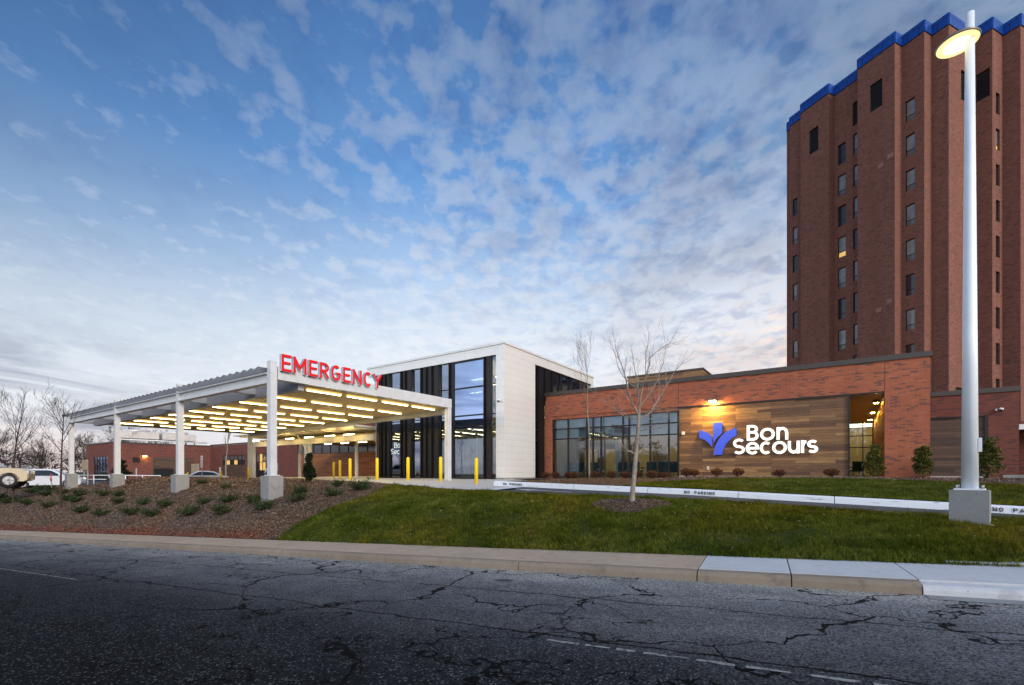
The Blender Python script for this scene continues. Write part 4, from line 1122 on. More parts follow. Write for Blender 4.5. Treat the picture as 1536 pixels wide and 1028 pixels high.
# ------------------------------------------------------------------ street lamp
def street_lamp():
    X,Y,z0=8.34,8.5,G(8.34,8.5)-.25
    F=IDM; zt=.12
    t=thing('street_lamp','tall white street lamp with glowing round head on a concrete base','street lamp',frame=Matrix.Translation((X,Y,0))@Matrix.Rotation(R(-14),4,'Z'),origin=(0,0,0))
    t.matrix_world=Matrix.Translation((X,Y,0))@Matrix.Rotation(R(-48),4,'Z'); ORIG[t.name]=(0,0,0)
    obj('concrete_base',MB().box(-.26,.26,-.26,.26,z0-.3,.155),M['conc'],t,bevel=.025)
    obj('pole',MB().tube([(0,0,.185),(0,0,3),(0,0,6),(0,0,8.84)],[.118,.100,.080,.062],28),M['galv'],t)
    bp=obj('base_plate',MB().box(-.20,.20,-.20,.20,.16,.188),M['galv'],t,bevel=.006)
    for sx in (-.165,.165):
        for sy in (-.165,.165): obj('anchor_bolt',MB().tube([(sx,sy,.189),(sx,sy,.25)],.018,6),M['post'],t)
    obj('hand_hole',MB().box(.11,.155,-.05,.05,.85,1.10),M['galv'],t,bevel=.03)
    return t
sl=street_lamp()
def lamp_head():
    # tilted shallow disc, set off the pole to the left and nearer the viewer
    X,Y=8.34,8.5
    m=MB().lathe(0,0,[(0,.14),(.10,.135),(.14,.09),(.26,.05),(.315,.0),(.31,-.03),(.302,-.03)],40)
    g=MB().lathe(0,0,[(.234,-.045),(.15,-.05),(0,-.05)],40)
    s_=sl
    R_=Matrix.Rotation(R(48),4,'Z')@Matrix.Translation((-.10,.13,8.42))
    h=obj('lamp_head',m,M['lamp_body'],s_); h.matrix_local=R_
    g=obj('lens',g,M['lamp_street'],h); obj('lens_rim',MB().lathe(0,0,[(.298,-.0315),(.262,-.036),(.235,-.047)],40),M['lamp_rim'],h)
    a_=obj('arm',MB().tube([(0,0,8.55),(-.14,.04,8.56)],.035,10),M['galv'],s_)
lamp_head()

# ------------------------------------------------------------------ main canopy
def canopy():
    t=thing('drop_off_canopy','long white steel drop-off canopy with lit tan soffit and louvred front edge','canopy',origin=(-14,-9,0))
    VF=-13.48; VB=-3.77; UR=-1.07; UL=-27.3
    base_n=len(COL.objects)
    # front columns with pedestals
    for u_ in (UR,-9.27,-17.9,-27.1):
        c=MB().box(u_-.125,u_+.125,VF-.125,VF+.125,.36,4.62)
        col=obj('column',c,M['steel'],t,bevel=.012)
        zg=Guv(u_,VF)
        obj('base_plate',MB().box(u_-.2,u_+.2,VF-.2,VF+.2,.33,.359),M['steel'],col)
        obj('footing',MB().box(u_-.28,u_+.28,VF-.28,VF+.28,min(zg,-.3)-.6,.328),M['conc'],t,bevel=.02)
    for u_ in (UR,UL+.2):
        obj('column',MB().box(u_-.13,u_+.13,VB-.13,VB+.13,-.1 if u_>-20 else -.9,3.94),M['steel'],t,bevel=.012)
    # front beam (I section)
    b=MB().box(UL,UR-.16,VF-.14,VF+.14,4.16,4.20).box(UL,UR-.16,VF-.14,VF+.14,3.80,3.84).box(UL,UR-.16,VF-.02,VF+.02,3.841,4.159)
    obj('front_beam',b,M['steel'],t)
    obj('fascia_beam',MB().box(UR-.14,UR+.14,VF+.157,VB+.15,3.95,4.44),M['steel'],t,bevel=.008)
    obj('end_beam',MB().box(UL-.02,UL+.2,VF+.15,VB+.15,3.86,4.15),M['steel_in'],t)
    obj('back_beam',MB().box(UL+.21,UR-.15,VB,VB+.2,3.62,4.1),M['steel_in'],t)
    obj('inner_beam',MB().box(UL+.21,UR-.15,-12.35,-12.1,3.72,4.1),M['steel_in'],t)
    for u_ in (-4.6,-9.27,-13.6,-17.9,-22.5): obj('cross_beam',MB().box(u_-.1,u_+.1,VF+.15,-12.36,3.84,4.1),M['steel_in'],t)
    obj('soffit',MB().box(UL+.21,UR-.15,-12.09,VB-.01,3.93,4.0),M['soffit'],t)
    obj('roof_deck',MB().box(UL+.1,UR-.16,-12.3,VB+.15,4.12,4.3),M['steel_in'],t)
    # louvre blades over the open strip
    u_=UL-.2
    i=0
    while u_<UR-.35:
        m=MB(); fn=lambda x,y,d,u_=u_:(u_+x,d,4.27+y)
        m.prism([(0,0),(.30,.105),(.30,.12),(0,.015)],fn,VF-.42,-12.25)
        if i<98: obj('louvre_blade',m,M['louver'],t)
        u_+=.54; i+=1
    # seams in the soffit
    s=MB()
    for k in range(10): s.box(UR-.16-2.87*k-.01,UR-.16-2.87*k+.01,-12.08,VB-.03,3.922,3.929) if UR-.16-2.87*k>UL+.3 and k else None
    for v_ in (-10.0,-8.05,-6.1): s.box(UL+.25,UR-.2,v_-.01,v_+.01,3.915,3.921)
    obj('soffit_seam',s,M['steel'],t)
    # diagonal brace at the near footing
    obj('brace',MB().tube([(UR-.34,VF-.1,.42),(UR-.16,VF,.75)],.03,8),M['steel'],t)
    # the canopy widens toward its far end
    for o in list(COL.objects):
        if o.parent is not None and (o.parent==t or o.parent.parent==t):
            for vt in o.data.vertices:
                vt.co.y=fan(vt.co.x+t_o[0],vt.co.y+t_o[1])-t_o[1]
t_o=(-14,-9,0)
def fan(u,v):
    if v<-12.5: return v
    return v+2.3*min(1,max(0,(-1.2-u)/26))*(v+12.5)/8.7
canopy()
# linear lamps under the soffit, each a thing of its own
proto=None
rows=[-1.6-2.87*k for k in range(9)]
cols=[(-11.72,-10.17),(-9.78,-8.23),(-7.82,-6.27),(-5.9,-4.35)]
ordn=['first','second','third','fourth','fifth','sixth','seventh','eighth','ninth']
cn=['at the front edge','second from front','third from front','at the rear edge']
for i,u_ in enumerate(rows):
    for j,(v0,v1) in enumerate(cols):
        du=0 if j%2==0 else -.0
        lab='warm linear soffit lamp %s, %s row from the red letters'%(cn[j],ordn[i])
        if proto is None:
            t=thing('linear_lamp',lab,'lamp',origin=(0,0,0),group='linear lamps under the canopy soffit')
            obj('lamp_housing',MB().box(-.085,.085,-.80,.80,-.012,.06),M['lamp_rim2'],t)
            obj('diffuser',MB().box(-.04,.04,-.775,.775,-.03,-.013),M['lamp'],t)
            proto=t; r=t
        else: r=dup(proto,IDM,lab)
        r.matrix_world=FAC@Matrix.Translation((u_+du,fan(u_,(v0+v1)/2),3.852))@Matrix.Diagonal((1,(fan(u_,v1)-fan(u_,v0))/(v1-v0),1,1))
# EMERGENCY letters
def emergency():
    t=thing('emergency_sign','large red EMERGENCY letters standing along the canopy fascia','sign',origin=(-.8,-11,4.2))
    fn=lambda x,y,d:(-.93+d,x,y)
    L_=[('E',-13.27,.40),('M',-12.80,.54),('E',-12.15,.38),('R',-11.68,.42),('G',-11.16,.46),('E',-10.60,.38),('N',-10.11,.46),('C',-9.54,.44),('Y',-9.03,.48)]
    for ch,v0,w_ in L_:
        m=glyph(MB(),ch,v0,4.27,w_,.64,.096,fn,.15,.0,0,1)
        obj('letter',m,[M['red'],M['letter_side']],t)
emergency()

# second, lower canopy and the timber wall behind
def canopy2():
    t=thing('walk_in_canopy','lower cream steel canopy along the timber wall behind the drop-off','canopy',origin=(-24,2,0))
    u0,u1=-32.4,-13.55
    obj('roof_slab',MB().box(u0,u1,-.5,6.0,3.93,4.03),M['cream'],t)
    obj('edge_beam',MB().box(u0+.2,u1,1.3,1.5,2.95,3.45),M['cream'],t)
    for k in range(9):
        u_=u0+1+2.2*k
        if u_<u1: obj('outrigger',MB().box(u_-.05,u_+.05,-.3,6,3.78,3.929),M['cream'],t)
    for u_ in (-32.2,-22.9,-22.4): obj('column',MB().box(u_-.12,u_+.12,1.28,1.52,-.4,2.949),M['steel'],t)
    for u_ in (-26.6,-17.9): obj('column',MB().box(u_-.1,u_+.1,2.9,3.1,-.3,3.77),M['steel'],t)
    obj('brace',MB().tube([(-22.9,1.4,2.5),(-24.3,1.4,3.8)],.09,8),M['steel'],t)
    obj('soffit',MB().box(u0+.1,u1,1.6,11.8,3.55,3.6),M['soffit'],t)
    for u_ in (-30,-27,-24,-21,-18,-15.5):
        obj('lamp',MB().box(u_-.6,u_+.6,4.3,4.4,3.5,3.545),M['lamp_c2'],t); 
        obj('lamp',MB().box(u_-.6,u_+.6,8.3,8.4,3.5,3.545),M['lamp_c2'],t)
        obj('lamp',MB().box(u_-.6,u_+.6,.4,.5,3.4,3.44),M['lamp_c2'],t)  # extra row added to brighten the underside of the front slab
canopy2()
def rear_wall():
    t=thing('rear_brick_building','long low red brick building with timber panels behind the drop-off','building',origin=(-45,12,0))
    V=11.9; w=MB()
    w.box(-67,-63,V,V+.3,-1.2,4.55); w.box(-55.8,-52.7,V,V+.3,-1.2,4.55); w.box(-49.2,-42.02,V,V+.3,-1.2,4.55)
    w.box(-63,-55.8,V+.02,V+.3,2.95,4.55); w.box(-52.7,-49.2,V+.02,V+.3,3.05,4.55); w.box(-42.019,-12.0,V+.02,V+.3,3.86,4.6); w.box(-44,-12.0,V+1.2,V+1.5,4.3,6.7)
    obj('wall',w,M['brick_dim'],t)
    obj('coping',MB().box(-67,-13.6,V-.06,V+.36,4.602,4.78),M['coping'],t)
    obj('timber_panel',MB().box(-63,-55.8,V+.06,V+.28,-1.2,1.48),M['wood_dark'],t)
    obj('timber_panel',MB().box(-42.0,-13.6,V+.06,V+.28,-1,2.68),M['wood_warm'],t)
    obj('roof',MB().box(-67,-13.6,V+.37,V+12,4.2,4.3),M['coping'],t)
    def wn(a_,b_,z0,z1,nx,nz,lit=()):
        f=MB(); 
        for i in range(nx+1):
            x=a_+(b_-a_)*i/nx; f.box(x-.04,x+.04,V+.07,V+.2,z0,z1)
        for j in range(nz+1):
            z=z0+(z1-z0)*j/nz
            for i in range(nx):
                x0=a_+(b_-a_)*i/nx+.041; x1=a_+(b_-a_)*(i+1)/nx-.041; f.box(x0,x1,V+.08,V+.19,z-.035,z+.035)
        fr=obj('window',f,M['mull'],t)
        for i in range(nx):
            for j in range(nz):
                x0=a_+(b_-a_)*i/nx+.041; x1=a_+(b_-a_)*(i+1)/nx-.041; za=z0+(z1-z0)*j/nz+.036; zb=z0+(z1-z0)*(j+1)/nz-.036
                obj('pane',MB().box(x0,x1,V+.13,V+.14,za,zb),M['win_lit' if (i,j) in lit else 'win_dark'] if (j<nz-1 or nz==1 or (i,j) in lit) else M['win_mid'],fr)
    wn(-63,-55.8,1.5,2.93,6,2,((1,0),(3,0)))
    wn(-72,-67.3,1.3,2.93,4,2,((2,0),)) if False else None
    wn(-52.7,-49.2,-.6,3.02,4,3,((1,1),(2,1),(1,2)))
    wn(-42.0,-13.7,2.72,3.85,16,1)
    # protruding block on the left
    VB0,UB=-.7,-67.
    k=MB(); k.box(-78.7,-75.2,VB0,VB0+.3,-2,4.45); k.box(-68.8,UB,VB0,VB0+.3,-2,4.45); k.box(-75.2,-68.8,VB0+.01,VB0+.3,2.6,4.45)
    k.box(UB-.3,UB,VB0+.301,V-.01,-2,4.45); k.box(-78.7,-78.4,VB0+.301,V+9,-2,4.45)
    obj('wall',k,M['brick_dim'],t)
    obj('coping',MB().box(-78.75,UB+.06,VB0-.06,VB0+.36,4.452,4.65).box(UB-.36,UB+.06,VB0+.361,V+.3,4.452,4.65),M['coping'],t)
    obj('roof',MB().box(-78.4,UB-.35,VB0+.37,V+9,4.1,4.2),M['coping'],t)
    f=MB()
    for i in range(6):
        x=-75.2+6.4*i/5; f.box(x-.05,x+.05,VB0+.07,VB0+.2,-1.4,2.6)
    for z in (-1.4,.9,1.8,2.55):
        for i in range(5): f.box(-75.2+6.4*i/5+.051,-75.2+6.4*(i+1)/5-.051,VB0+.08,VB0+.19,z,z+.06)
    fr=obj('window',f,M['mull'],t); obj('pane',MB().box(-75.2,-68.8,VB0+.13,VB0+.14,-1.4,2.6),M['glass_refl'],fr)
    obj('indoor_wall',MB().box(-78.3,-67.4,VB0+3,VB0+3.1,-1.4,4),M['plaster'],t)
    obj('vent_opening',MB().box(UB+.002,UB+.03,1.67,2.54,1.76,2.52),M['void'],t)
    obj('timber_panel',MB().box(UB+.002,UB+.05,4.1,9.6,-1.5,2.6),M['wood_dark'],t)
    obj('opening',MB().box(UB+.052,UB+.07,4.2,6.7,-1.5,.9),M['void'],t)
rear_wall()
wall_lamp('w','amber wall lamp on the brick block beside a small dark vent',-67.,3.1,2.75,axis='v',sc=1.3)
# cooling towers on the left roof
for k,(v0,v1) in enumerate(((0.4,5.2),(5.6,10.2))):
    t=thing('cooling_unit',['pale rooftop cooling unit nearer the street on the brick block','pale rooftop cooling unit farther back on the brick block'][k],'cooling unit',origin=(-69,(v0+v1)/2,4.65),group='rooftop cooling units')
    obj('casing',MB().box(-71.5,-67.9,v0,v1,5.3,6.3),M['panel_grey'],t,bevel=.03)
    c=(v0+v1)/2
    mm=MB().lathe(-69.7,c,[(1.75,6.302),(1.75,6.62),(1.6,6.62),(1.6,6.4)],28); obj('fan_ring',mm,M['panel_grey'],t)
    s=MB()
    for x in (-71.3,-68.1):
        for y in (v0+.2,v1-.2): s.box(x-.08,x+.08,y-.08,y+.08,4.2,5.299)
    obj('support_frame',s,M['steel_in'],t)
t=thing('roof_pipe','white horizontal roof pipe on stands in front of the cooling units','pipe',origin=(-67.4,5,4.65))
obj('pipe',MB().tube([(-67.35,.2,5.05),(-67.35,11.5,5.05)],.10,10),M['panel_white'],t)
obj('riser',MB().tube([(-67.35,1.6,5.05),(-67.35,1.6,6.2),(-67.35,2.3,6.2)],.09,10),M['panel_white'],t)
obj('stand',MB().box(-67.42,-67.28,3,3.14,4.66,4.94).box(-67.42,-67.28,8,8.14,4.66,4.94),M['post'],t)

# ------------------------------------------------------------------ bollards
BL=[(2.67,-5.95,'yellow bollard rightmost of the row, in front of the big glass pane'),(.48,-6.0,'yellow bollard beside the right canopy column'),(-1.75,-6.05,'yellow bollard in front of the black fins'),
    (-4.1,-6.1,'yellow bollard at the left end of the black fins'),(-6.3,-6.2,'yellow bollard in front of the timber wall, right of a close pair'),(-10.4,-3.95,'yellow bollard farther back, left of a close pair'),
    (-15.5,-.9,'yellow bollard just right of the dark upright conifer'),(-22.8,-1.8,'yellow bollard left of the dark upright conifer'),(-26.5,-1.9,'yellow bollard mostly hidden behind the near canopy column'),
    (-31.0,-2.2,'yellow bollard between the middle canopy columns, nearer the red letters'),(-34.6,-3.6,'yellow bollard behind the white sedan')]
def bollard(u,v,lab,first=[None]):
    z=Guv(u,v) if u>-24 else lerp(u,PAD)
    if first[0] is None:
        t=thing('bollard',lab,'bollard',origin=(0,0,0),group='yellow bollards round the drop-off')
        obj('post',MB().lathe(0,0,[(.085,-.1),(.085,1.14),(.078,1.18),(.05,1.215),(0,1.23)],18),M['yellow'],t)
        obj('base_ring',MB().lathe(0,0,[(.13,-.02),(.13,.012),(.086,.014)],18),M['conc_court'],t)
        first[0]=t; r=t
    else: r=dup(first[0],IDM,lab)
    r.matrix_world=FAC@Matrix.Translation((u,v,z)); return r
for b_ in BL: bollard(*b_)

# ------------------------------------------------------------------ signs
def sign_post(u,v,ztop,pan,label,name='parking_sign',zb=-.95):
    t=thing(name,label,'sign',origin=(u,v,zb))
    obj('post',MB().box(u-.03,u+.03,v-.03,v+.03,zb,ztop-.02),M['post'],t)
    for (z0,z1,w_) in pan:
        p=obj('sign_panel',MB().box(u-w_/2,u+w_/2,v-.05,v-.032,z0,z1),M['sign_white'],t)
        m=MB(); hh=(z1-z0)
        m.box(u-w_*.3,u+w_*.3,v-.054,v-.051,z0+hh*.62,z0+hh*.86); m.box(u-w_*.3,u+w_*.3,v-.054,v-.051,z0+hh*.34,z0+hh*.48); m.box(u-w_*.3,u+w_*.3,v-.054,v-.051,z0+hh*.12,z0+hh*.24)
        obj('printed_block',m,M['text_black'],p)
sign_post(-33.0,-3.0,2.0,[(1.3,1.95,.36),(.85,1.25,.36)],'tall white parking sign on a post behind the white sedan')
sign_post(-38.5,1.0,.9,[(.25,.9,.3)],'short white parking sign in front of the long brick wall')
sign_post(-37.0,6.5,1.4,[(.6,1.4,.35)],'white parking sign nearer the brick building windows')
sign_post(-56.5,-1.0,.9,[(-.1,.8,.4)],'small white sign in front of the timber panel and dark opening')
t=thing('sign_board','blank tan board on two posts in the car park at far left','sign',origin=(-40,-10,-.95))
X0=-50; 
obj('board',MB().box(-51.9,-50.1,-7.3,-7.22,.65,1.75),M['sign_back'],t); obj('post',MB().box(-51.7,-51.6,-7.21,-7.12,-.95,1.7),M['post'],t); obj('post',MB().box(-50.4,-50.3,-7.21,-7.12,-.95,1.7),M['post'],t)
t=thing('notice_board','blank tan notice board beyond the white sedan','sign',origin=(-47,2,-.95))
obj('board',MB().box(-48.4,-46.4,2.0,2.08,.1,1.4),M['sign_back'],t); obj('post',MB().box(-47.5,-47.4,2.09,2.18,-.95,1.4),M['post'],t)
# stop sign at far left
t=thing('stop_sign','low red STOP sign beside the white van at far left','sign',origin=(-39,-13,-1.2))
su,sv,sz=-38.6,-12.3,-.02
obj('post',MB().box(su-.03,su+.03,sv+.01,sv+.06,-1.6,sz+.2),M['post'],t)
oc=[(su+.36*math.cos(R(22.5+45*i)),sz+.36*math.sin(R(22.5+45*i))) for i in range(8)]
sp_=obj('sign_panel',MB().prism(oc,lambda x,y,d:(x,sv-d,y),.02,.0),M['sign_red'],t)
m=MB()
for i,ch in enumerate('STOP'): glyph(m,ch,su-.27+.14*i,sz-.10,.11,.2,.028,lambda x,y,d:(x,sv-d,y),.026,.021)
obj('lettering',m,M['sign_white'],sp_)
# fence rail at far left
t=thing('rail_fence','low white metal rail fence beyond the far canopy column','fence',origin=(-45,-8,-.95))
obj('rail',MB().tube([(-62,-9,.05),(-40,-4,.05)],.05,6).tube([(-62,-9,-.4),(-40,-4,-.4)],.05,6),M['panel_white'],t)
for i in range(9):
    f_=i/8; obj('post',MB().tube([(-62+22*f_,-9+5*f_,-1),(-62+22*f_,-9+5*f_,.1)],.05,6),M['panel_white'],t)

# ------------------------------------------------------------------ cars
def car(name,label,cat,kind,X,Y,z,rot,paint):
    F=Matrix.Translation((X,Y,z))@Matrix.Rotation(R(rot),4,'Z')
    t=thing(name,label,cat,frame=F,origin=(0,0,0))
    if kind=='sedan':
        L,W=4.75,1.80; wb=(-1.42,1.36); wr=.33
        body=[(-2.37,.35),(-2.38,.62),(-2.30,.93),(-1.75,1.02),(-1.05,1.05),(.95,1.00),(1.75,.88),(2.25,.74),(2.37,.55),(2.36,.30),(2.2,.22),(-2.25,.25)]
        cab=[(-1.78,1.0),(-1.05,1.38),(-.55,1.45),(.25,1.45),(1.10,.98)]
        sg=[(-1.45,1.05),(-.98,1.33),(-.5,1.39),(.22,1.39),(.88,1.04)]
    elif kind=='van':
        L,W=4.9,1.9; wb=(-1.5,1.45); wr=.36
        body=[(-2.4,.35),(-2.42,1.0),(-2.35,1.12),(1.2,1.10),(2.0,1.0),(2.38,.80),(2.42,.5),(2.35,.28),(-2.3,.28)]
        cab=[(-2.36,1.1),(-2.2,1.62),(-1.9,1.72),(.15,1.72),(.5,1.65),(1.35,1.1)]
        sg=[(-2.1,1.13),(-2.0,1.56),(-1.8,1.63),(.1,1.63),(.35,1.57),(1.05,1.13)]
    else:
        L,W=5.8,2.0; wb=(-1.75,1.98); wr=.43
        body=[(-2.9,.48),(-2.9,1.22),(.0,1.24),(1.35,1.25),(2.35,1.20),(2.74,1.12),(2.86,.95),(2.90,.62),(2.86,.44),(2.7,.36),(-2.75,.38)]
        cab=[(-1.4,1.24),(-1.25,1.88),(-.9,1.93),(.55,1.93),(.9,1.86),(1.55,1.22)]
        sg=[(-1.2,1.3),(-1.12,1.80),(-.85,1.85),(.5,1.85),(.75,1.8),(1.2,1.3)]
    h=W/2
    # lofted body: three width stations with tumblehome
    m=MB()
    def loft(poly,secs):
        n_=len(poly)
        cx=sum(p[0] for p in poly)/n_; cz=sum(p[1] for p in poly)/n_
        b=len(m.v)
        for y,sc in secs:
            for x,z_ in poly: m.v.append((cx+(x-cx)*sc,y,cz+(z_-cz)*(sc*.6+.4)))
        for i in range(len(secs)-1):
            for k in range(n_):
                k2=(k+1)%n_; m.f.append((b+i*n_+k,b+(i+1)*n_+k,b+(i+1)*n_+k2,b+i*n_+k2)); m.uv+=[(0,0)]*4; m.m.append(0); m.sm.append(True)
        for i in (0,len(secs)-1):
            f=[b+i*n_+k for k in range(n_)]; m.f.append(tuple(f)); m.uv+=[(0,0)]*n_; m.m.append(0); m.sm.append(False)
    loft(body,[(-h,.965),(-h+.07,.99),(-h+.2,1.0),(h-.2,1.0),(h-.07,.99),(h,.965)])
    obj('body',m,M[paint],t)
    m=MB(); 
    def loft2(poly,w0,w1,zb,zt):
        n_=len(poly); b=len(m.v)
        for sgn in (-1,1):
            for x,z_ in poly:
                f=(z_-zb)/(zt-zb); m.v.append((x,sgn*(w0+(w1-w0)*f),z_))
        for k in range(n_):
            k2=(k+1)%n_; m.f.append((b+k,b+n_+k,b+n_+k2,b+k2)); m.uv+=[(0,0)]*4; m.m.append(0); m.sm.append(False)
        for i in (0,1):
            f=[b+i*n_+k for k in range(n_)]; m.f.append(tuple(f)); m.uv+=[(0,0)]*n_; m.m.append(0); m.sm.append(False)
    zb,zt=cab[0][1],max(p[1] for p in cab)
    loft2(cab,h-.06,h-.26,zb,zt)
    cabo=obj('cabin',m,M[paint],t,bevel=.04)
    for sgn in (-1,1):
        m=MB(); w0,w1=h-.06,h-.26
        pts=[(x,sgn*(w0+(w1-w0)*(z_-zb)/(zt-zb)+.008),z_) for x,z_ in sg]
        m.face(pts if sgn<0 else pts[::-1]); obj('side_window',m,M['car_glass'],t)
        xm=(sg[0][0]+sg[-1][0])/2-.1
        m=MB().box(xm,xm+.07,sgn*(h-.05),sgn*(h-.23),zb+.03,zt-.05)
    # windscreen and rear window
    for a_,b_ in ((cab[-1],cab[-2]),(cab[0],cab[1])):
        m=MB(); w0=h-.14; w1=h-.32; s_=1 if a_[0]>0 else -1
        nx=.02*s_
        m.face([(a_[0]+nx,-w0,a_[1]+.06),(a_[0]+nx,w0,a_[1]+.06),(b_[0]+nx,w1,b_[1]-.03),(b_[0]+nx,-w1,b_[1]-.03)])
        obj('windscreen' if a_[0]>0 else 'rear_window',m,M['car_glass'],t)
    for x in wb:
        for sgn in (-1,1):
            y=sgn*(h-.10)
            w=obj('wheel',MB().lathe(x,wr,[(wr*.55,y-.11),(wr*.93,y-.11),(wr,y-.08),(wr,y+.08),(wr*.93,y+.11),(wr*.55,y+.11)],24,axis='y'),M['rubber'],t)
            rm=MB().lathe(x,wr,[(wr*.62,y+sgn*.112),(wr*.5,y+sgn*.09),(0,y+sgn*.09)],20,axis='y')
            for k in range(5):
                an=2*math.pi*k/5; rm.tube([(x,y+sgn*.115,wr),(x+wr*.58*math.cos(an),y+sgn*.115,wr+wr*.58*math.sin(an))],.03,5)
            obj('rim',rm,M['rim'],w)
            ar=MB().lathe(x,wr,[(wr*1.16,y+sgn*.085),(wr*1.16,y+sgn*.10),(0,y+sgn*.10)],24,axis='y'); obj('wheel_arch',ar,M['void'],t)
    xf=body[-4][0]-.03 if kind=='sedan' else max(p[0] for p in body)-.05
    zl={'sedan':.68,'van':.85,'truck':.95}[kind]
    for sgn in (-1,1):
        obj('headlight',MB().box(max(p[0] for p in body)-.32,max(p[0] for p in body)-.0,sgn*(h-.02),sgn*(h-.40),zl-.09,zl+.09),M['head'],t,bevel=.03)
        obj('tail_light',MB().box(min(p[0] for p in body)-.01,min(p[0] for p in body)+.2,sgn*(h-.015),sgn*(h-.3),zl+.02,zl+.2),M['tail'],t,bevel=.02)
        mx_={'sedan':.75,'van':.95,'truck':1.1}[kind]
        obj('wing_mirror',MB().box(mx_-.08,mx_+.08,sgn*(h+.02),sgn*(h+.18),zb+.02,zb+.16),M[paint],t,bevel=.03)
        for xd in ((-.25,.72) if kind!='van' else (-.6,.5)):
            obj('door_handle',MB().box(xd-.5,xd-.34,sgn*(h-.005),sgn*(h+.02),zb-.16,zb-.13),M['rim'],t)
    obj('number_plate',MB().box(max(p[0] for p in body)-.02,max(p[0] for p in body)+.01,-.25,.25,.42,.54),M['sign_white'],t)
    return t
car('parked_sedan','white sedan parked behind the canopy columns and mulch bank','car','sedan',-30.6,46.0,-.95,212,'skin_car_w')
car('parked_pickup','champagne pickup truck cut by the left edge of the view','pickup','truck',-34.3,29.4,-.52,36,'car_beige')
car('parked_van','white van parked beyond the red stop sign at far left','van','van',-42.6,43.0,-1.05,30,'skin_car_w')
# ------------------------------------------------------------------ vegetation
def foliage(mb,c,rx,ry,rz,n_,ls,rr,shape='ball',wid=.35,up=.3,m=0):
    for _ in range(n_):
        while 1:
            x,y,z=rr.uniform(-1,1),rr.uniform(-1,1),rr.uniform(-1,1)
            if x*x+y*y+z*z<1: break
        if shape=='cone':
            hgt=(z+1)/2; k=(1-hgt)**.75*1.0+.08; x*=k; y*=k
        l=ls*rr.uniform(.6,1.4)
        d=Vector((x+rr.uniform(-.6,.6),y+rr.uniform(-.6,.6),up+rr.uniform(-.4,.7))).normalized()
        s_=d.cross(Vector((rr.uniform(-1,1),rr.uniform(-1,1),rr.uniform(-1,1)))).normalized()*l*wid
        p=Vector((c[0]+x*rx,c[1]+y*ry,c[2]+z*rz))
        b=len(mb.v); mb.v+=[tuple(p-s_*.3),tuple(p+d*l*.5-s_),tuple(p+d*l),tuple(p+d*l*.5+s_)]
        mb.f.append((b,b+1,b+2,b+3)); mb.uv+=[(0,0)]*4; mb.m.append(m); mb.sm.append(False)
def juniper_proto(seed):
    rr=random.Random(seed); mb=MB(); st=MB()
    for k in range(26):
        a_=rr.uniform(0,6.28); el=rr.uniform(.15,1.0); L=rr.uniform(.22,.46)
        p=Vector((0,0,.03)); d=Vector((math.cos(a_)*math.cos(el),math.sin(a_)*math.cos(el),math.sin(el)))
        pts=[p,p+d*L*.5,p+d*L+Vector((0,0,-.02))]
        st.tube(pts,[.008,.005,.002],4,cap=False)
        for i in range(34):
            f=rr.uniform(.2,1.05); q=p+d*L*f
            foliage(mb,q,.05,.05,.05,1,.085,rr,wid=.13,up=.6)
    return mb,st
JP=[juniper_proto(i) for i in range(3)]
JUN=[(25,732,1.3),(50,738,1.1),(68,742,1.2),(0,748,1.3),(15,752,1.1),(40,756,1.2),(58,733,1.0),(95,738,.9),(120,741,1.1),(70,757,1.0),(80,735,.9),(105,747,1.1),(122,749,1.1),(157,743,1.1),(183,743,.9),(126,766,1.15),(156,771,1.0),
     (180,752,.9),(202,768,1.1),(220,752,.9),(231,773,1.1),(253,756,1.0),(288,770,1.3),(336,768,1.2),(312,751,.9),(349,749,1.1),(400,745,1.0),(400,759,1.1),(372,741,.8),(449,746,1.05),(453,735,.95),(502,738,1.0),(503,727,.85),(547,729,1.2)]
# positions on the bank (u,v) as laid out by the planting rows
JUV=[(-44.6,-13.4,1.6),(-33.9,-14.2,1.3),(-24.7,-15.2,1.2),(-34.1,-15.9,1.5),(-28.8,-16.2,1.3),(-23.1,-16.3,1.2),(-35.7,-13.6,1.3),(-21.9,-15.0,1.0),(-18.5,-15.0,1.1),(-18.9,-16.2,1.1),(-31.5,-13.7,1.2),(-18.4,-15.5,1.1),
     (-17.0,-15.5,1.0),(-15.6,-14.7,1.1),(-13.6,-14.6,.9),(-13.5,-16.0,1.1),(-11.0,-15.9,1.0),(-11.8,-15.1,.9),(-8.4,-15.6,1.05),(-9.2,-14.9,.9),(-6.5,-15.5,1.05),(-6.9,-14.9,.95),(-4.0,-15.1,1.25),(-2.1,-14.8,1.15),(-4.5,-14.4,.85),
     (-3.1,-14.1,1.05),(-1.6,-13.9,.95),(-.2,-14.3,1.05),(-2.3,-13.0,.7),(.6,-13.5,1.0),(-.3,-12.8,.9),(1.6,-12.7,.95),(.3,-11.6,.8),(2.0,-11.8,1.15),(-9.5,-12.4,.8),(-12.5,-12.6,.8),(-20.5,-13.0,1.0),(-6,-12.9,.7)]
wh=['near the stem of the small bare tree','near the foot of the bank beside the pavement','on the upper bank near the canopy footings','halfway down the mulch bank']
jp=[]
